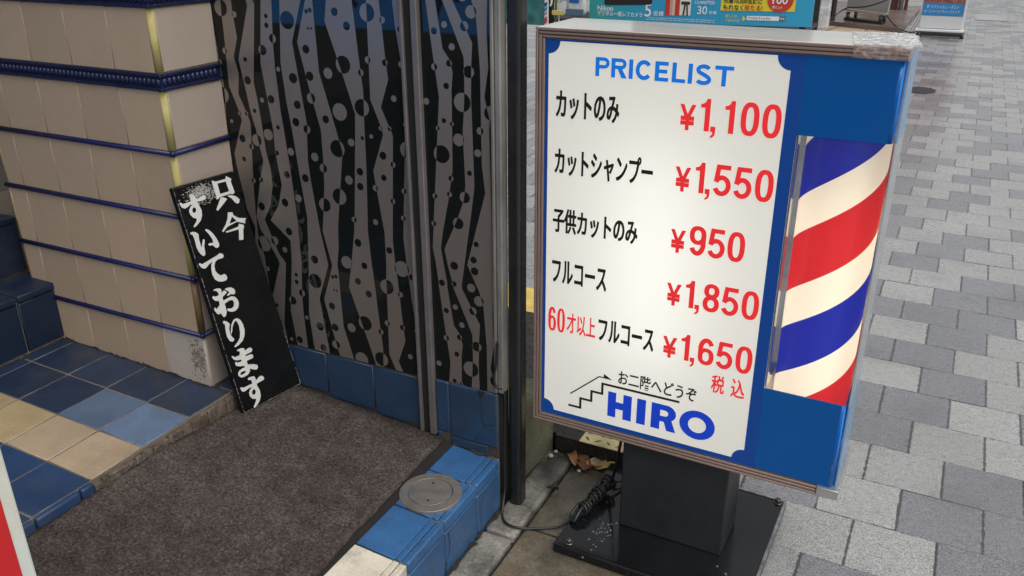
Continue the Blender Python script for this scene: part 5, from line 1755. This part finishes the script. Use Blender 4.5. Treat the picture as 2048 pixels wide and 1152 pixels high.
# --- drug-store doorway, ramp and granite step
k = MB()
stp = [(-2.9, 14.2), (-1.72, 13.72), (-0.66, 13.22), (-0.60, 16.6), (-2.9, 17.4)]
k.prism(stp, -0.01, 0.070)
struct(link('granite_step', k, mat('brown_granite', (0.15, 0.115, 0.10), 0.32, var=0.3, vscale=1.6, speck=0.35, sscale=60, rvar=0.12)))
k = MB()
rmp = [(-2.9, 11.6), (-0.9, 12.2), (-0.67, 13.21), (-1.72, 13.715), (-2.9, 14.19)]
k.prism(rmp, -0.01, 0.012)
struct(link('tiled_ramp', k, mat('beige_ramp_tile', (0.40, 0.31, 0.22), 0.45, var=0.15, vscale=1.5, speck=0.15, sscale=60)))
k = MB()
crack(k, [(-1.70, 12.6), (-1.52, 13.62)], 0.012, lambda a, b: (a, b, 0.0145))
crack(k, [(-1.16, 12.3), (-1.12, 13.42)], 0.012, lambda a, b: (a, b, 0.0145))
struct(link('tile_joints', k, plain('joint_dark', (0.10, 0.08, 0.06))))
ds = thing('shop_doorway', 'dark metal framed shop door above the beige ramp', 'door', (-1.85, 13.6, 0))
k = MB()
for (xa, ya, xb, yb) in ((-1.90, 13.35, -1.82, 13.42), (-1.80, 13.62, -1.74, 13.68), (-1.70, 13.86, -1.63, 13.92)):
    k.box(xa, xb, ya, yb, 0.0, 2.3, 0.004)
k.hexa([(-1.90, 13.40, 0.0), (-1.86, 13.40, 0.0), (-1.63, 13.90, 0.0), (-1.67, 13.90, 0.0), (-1.90, 13.40, 0.12), (-1.86, 13.40, 0.12), (-1.63, 13.90, 0.12), (-1.67, 13.90, 0.12)])
link('frame', k, plain('dark_bronze_frame', (0.05, 0.045, 0.042), 0.35), ds)
k = MB()
k.face([(-1.88, 13.41, 0.1), (-1.66, 13.89, 0.1), (-1.66, 13.89, 2.3), (-1.88, 13.41, 2.3)])
link('pane', k, M['dark_glass'], ds)
k = MB()
k.box(-4.6, -1.92, 13.5, 13.9, 0, 3.2)
tag(link('shop_wall', k, plain('grey_brown_shop_wall', (0.14, 0.12, 0.11), 0.6, var=0.2)), 'brown wall of the drug store left of the dark doorway', 'wall')
k = MB()
k.box(-1.60, -0.9, 16.9, 17.1, 0.07, 3.2)
tag(link('shop_back_wall', k, plain('brown_entrance_wall', (0.13, 0.095, 0.08), 0.6, var=0.2)), 'brown wall at the back of the shop entrance', 'wall')
# wrapped post
k = MB()
k.box(-1.79, -1.56, 12.62, 12.78, 0.07, 1.6, 0.03)
wp = tag(link('wrapped_post', k, mat('crumpled_plastic_wrap', (0.50, 0.52, 0.54), 0.25, var=0.35, vscale=9, bump=0.8, bscale=14, bdist=0.02)), 'post wrapped in pale plastic right of the poster', 'post')
# grey sandwich panel on castors
cp = thing('wheeled_panel', 'grey panel with its back turned standing on castors on the shop step', 'panel', (-1.12, 13.75, 0.07))
k = MB()
k.hexa([(-1.50, 13.98, 0.22), (-0.92, 13.70, 0.20), (-0.90, 13.73, 0.20), (-1.48, 14.01, 0.22), (-1.50, 14.20, 1.6), (-0.88, 13.92, 1.6), (-0.86, 13.95, 1.6), (-1.48, 14.23, 1.6)])
link('back_board', k, mat('dull_grey_back', (0.27, 0.265, 0.26), 0.6, var=0.12, vscale=2), cp)
k = MB()
k.hexa([(-1.53, 13.93, 0.205), (-0.93, 13.62, 0.185), (-0.91, 13.66, 0.185), (-1.51, 13.97, 0.205), (-1.53, 13.93, 0.235), (-0.93, 13.62, 0.215), (-0.91, 13.66, 0.215), (-1.51, 13.97, 0.235)])
link('cross_bar', k, plain('pale_wood_bar', (0.42, 0.36, 0.26), 0.5), cp)
for x, y in ((-1.46, 13.92), (-1.36, 14.02), (-0.99, 13.66), (-0.95, 13.80)):
    k = MB()
    k.tube([(x - 0.02, y, 0.125), (x + 0.02, y, 0.125)], 0.052, 16)
    k.box(x - 0.026, x + 0.026, y - 0.02, y + 0.03, 0.16, 0.19)
    link('castor', k, plain('castor_black', (0.02, 0.02, 0.02), 0.5), cp)
k = MB()
k.hexa([(-1.50, 13.86, 0.078), (-0.96, 13.56, 0.078), (-0.92, 13.62, 0.078), (-1.46, 13.94, 0.078), (-1.50, 13.86, 0.12), (-0.96, 13.56, 0.10), (-0.92, 13.62, 0.10), (-1.46, 13.94, 0.12)])
link('base_bar', k, plain('base_black', (0.022, 0.020, 0.020), 0.5), cp)
k = MB()
k.tube(smooth([(-1.66, 13.72, 0.09), (-1.50, 13.88, 0.24), (-1.20, 13.62, 0.30), (-0.95, 13.60, 0.40), (-0.80, 13.75, 0.55)]), 0.009, 8)
k.tube(smooth([(-0.92, 13.60, 0.20), (-0.78, 13.40, 0.09), (-0.62, 13.25, 0.03), (-0.50, 13.25, 0.03), (-0.42, 13.45, 0.08)]), 0.008, 8)
tag(link('shop_cable', k, M['rubber']), 'thin black cable draped across the grey panel at the shop step', 'cable')
# brown posts at the entrance
k = MB()
k.box(-1.05, -0.93, 15.9, 16.0, 0.07, 2.2)
k.box(-0.83, -0.78, 15.9, 16.0, 0.07, 2.2)
k.lathe([(0.035, 0.07), (0.035, 2.2)], -0.88, 15.88, 20, 1)
tag(link('entrance_pillar', k, [plain('oxblood_panel', (0.11, 0.035, 0.03), 0.4), M['aluminium']]), 'dark red and silver upright at the far end of the step', 'pillar')
# metal grating strip
gr_ = thing('drain_grating', 'silver slotted drain grating along the granite step', 'grating', (-0.53, 15, 0))
k = MB()
for i in range(5):
    k.box(-0.60 + 0.035 * i, -0.58 + 0.035 * i, 13.2, 16.6, 0.002, 0.012)
y = 13.2
while y < 16.6:
    k.box(-0.60, -0.44, y, y + 0.02, 0.002, 0.009)
    y += 0.12
link('bars', k, M['aluminium'], gr_)
# white stand sign
ws = thing('white_stand_sign', 'white wheeled stand sign with a blue text strip standing on the paving', 'sign', (-0.2, 13.1, 0))
k = MB()
k.box(-0.465, -0.445, 13.10, 13.14, 0.09, 1.5, 0.003)
k.box(0.040, 0.075, 13.10, 13.14, 0.09, 1.5, 0.003)
k.box(-0.50, 0.085, 12.98, 13.22, 0.070, 0.098, 0.006)
k.box(-0.445, 0.04, 13.115, 13.125, 0.09, 1.5)
link('frame', k, mat('white_sign_frame', (0.62, 0.62, 0.62), 0.35), ws)
k = MB()
k.hexa([(-0.455, 13.085, 0.105), (0.045, 13.085, 0.105), (0.045, 13.099, 0.105), (-0.455, 13.099, 0.105), (-0.452, 13.085, 0.262), (0.040, 13.085, 0.262), (0.040, 13.099, 0.262), (-0.452, 13.099, 0.262)])
link('white_skirt', k, plain('skirt_white', (0.55, 0.56, 0.57), 0.3), ws)
k = MB()
k.box(-0.450, 0.036, 13.088, 13.099, 0.264, 0.425)
link('blue_strip', k, plain('strip_blue', (0.03, 0.20, 0.46), 0.4), ws)
k = MB()
k.box(-0.450, 0.036, 13.088, 13.099, 0.426, 1.45)
link('food_photo', k, mat('mottled_food_print', (0.22, 0.055, 0.045), 0.4, var=0.6, vscale=14, grime=0.8, gscale=11, gcol=(0.40, 0.28, 0.18)), ws)
sm = MB()
put_text(sm, '鮮 スペシャルレーダスト', (-0.405, -0.020, 0.352, 0.402), lambda u, v: (u, 13.085, v), 0.015)
put_text(sm, 'ロースバーペンチャースストア', (-0.430, -0.005, 0.296, 0.340), lambda u, v: (u, 13.085, v), 0.015)
link('lettering', sm, plain('strip_text', (0.40, 0.62, 0.80)), ws)
k = MB()
k.box(-0.47, 0.09, 12.97, 13.24, 0.022, 0.066, 0.01)
for x in (-0.44, 0.075):
    for y in (12.98, 13.22):
        k.tube([(x - 0.02, y, 0.030), (x + 0.02, y, 0.030)], 0.030, 14)
link('wheel_base', k, plain('wheel_black', (0.015, 0.015, 0.015), 0.5), ws)
# drain grate and steel cover in the paving
k = MB()
k.prism([(-0.215 + 0.13 * math.cos(q * math.pi / 16) + 0.012 * (q % 3), 8.87 + 0.17 * math.sin(q * math.pi / 16)) for q in range(32)], 0.002, 0.006)
tag(link('street_drain', k, mat('black_iron', (0.022, 0.022, 0.024), 0.5, var=0.6, vscale=30, speck=0.5, sscale=40)), 'small dark iron drain lid in the grey paving', 'drain')
k = MB()
k.box(0.22, 0.66, 15.45, 16.35, 0.002, 0.008)
tag(link('steel_hatch', k, mat('pale_steel_hatch', (0.42, 0.42, 0.43), 0.3, metal=0.3, var=0.15, vscale=4)), 'pale steel hatch set in the far paving', 'hatch')
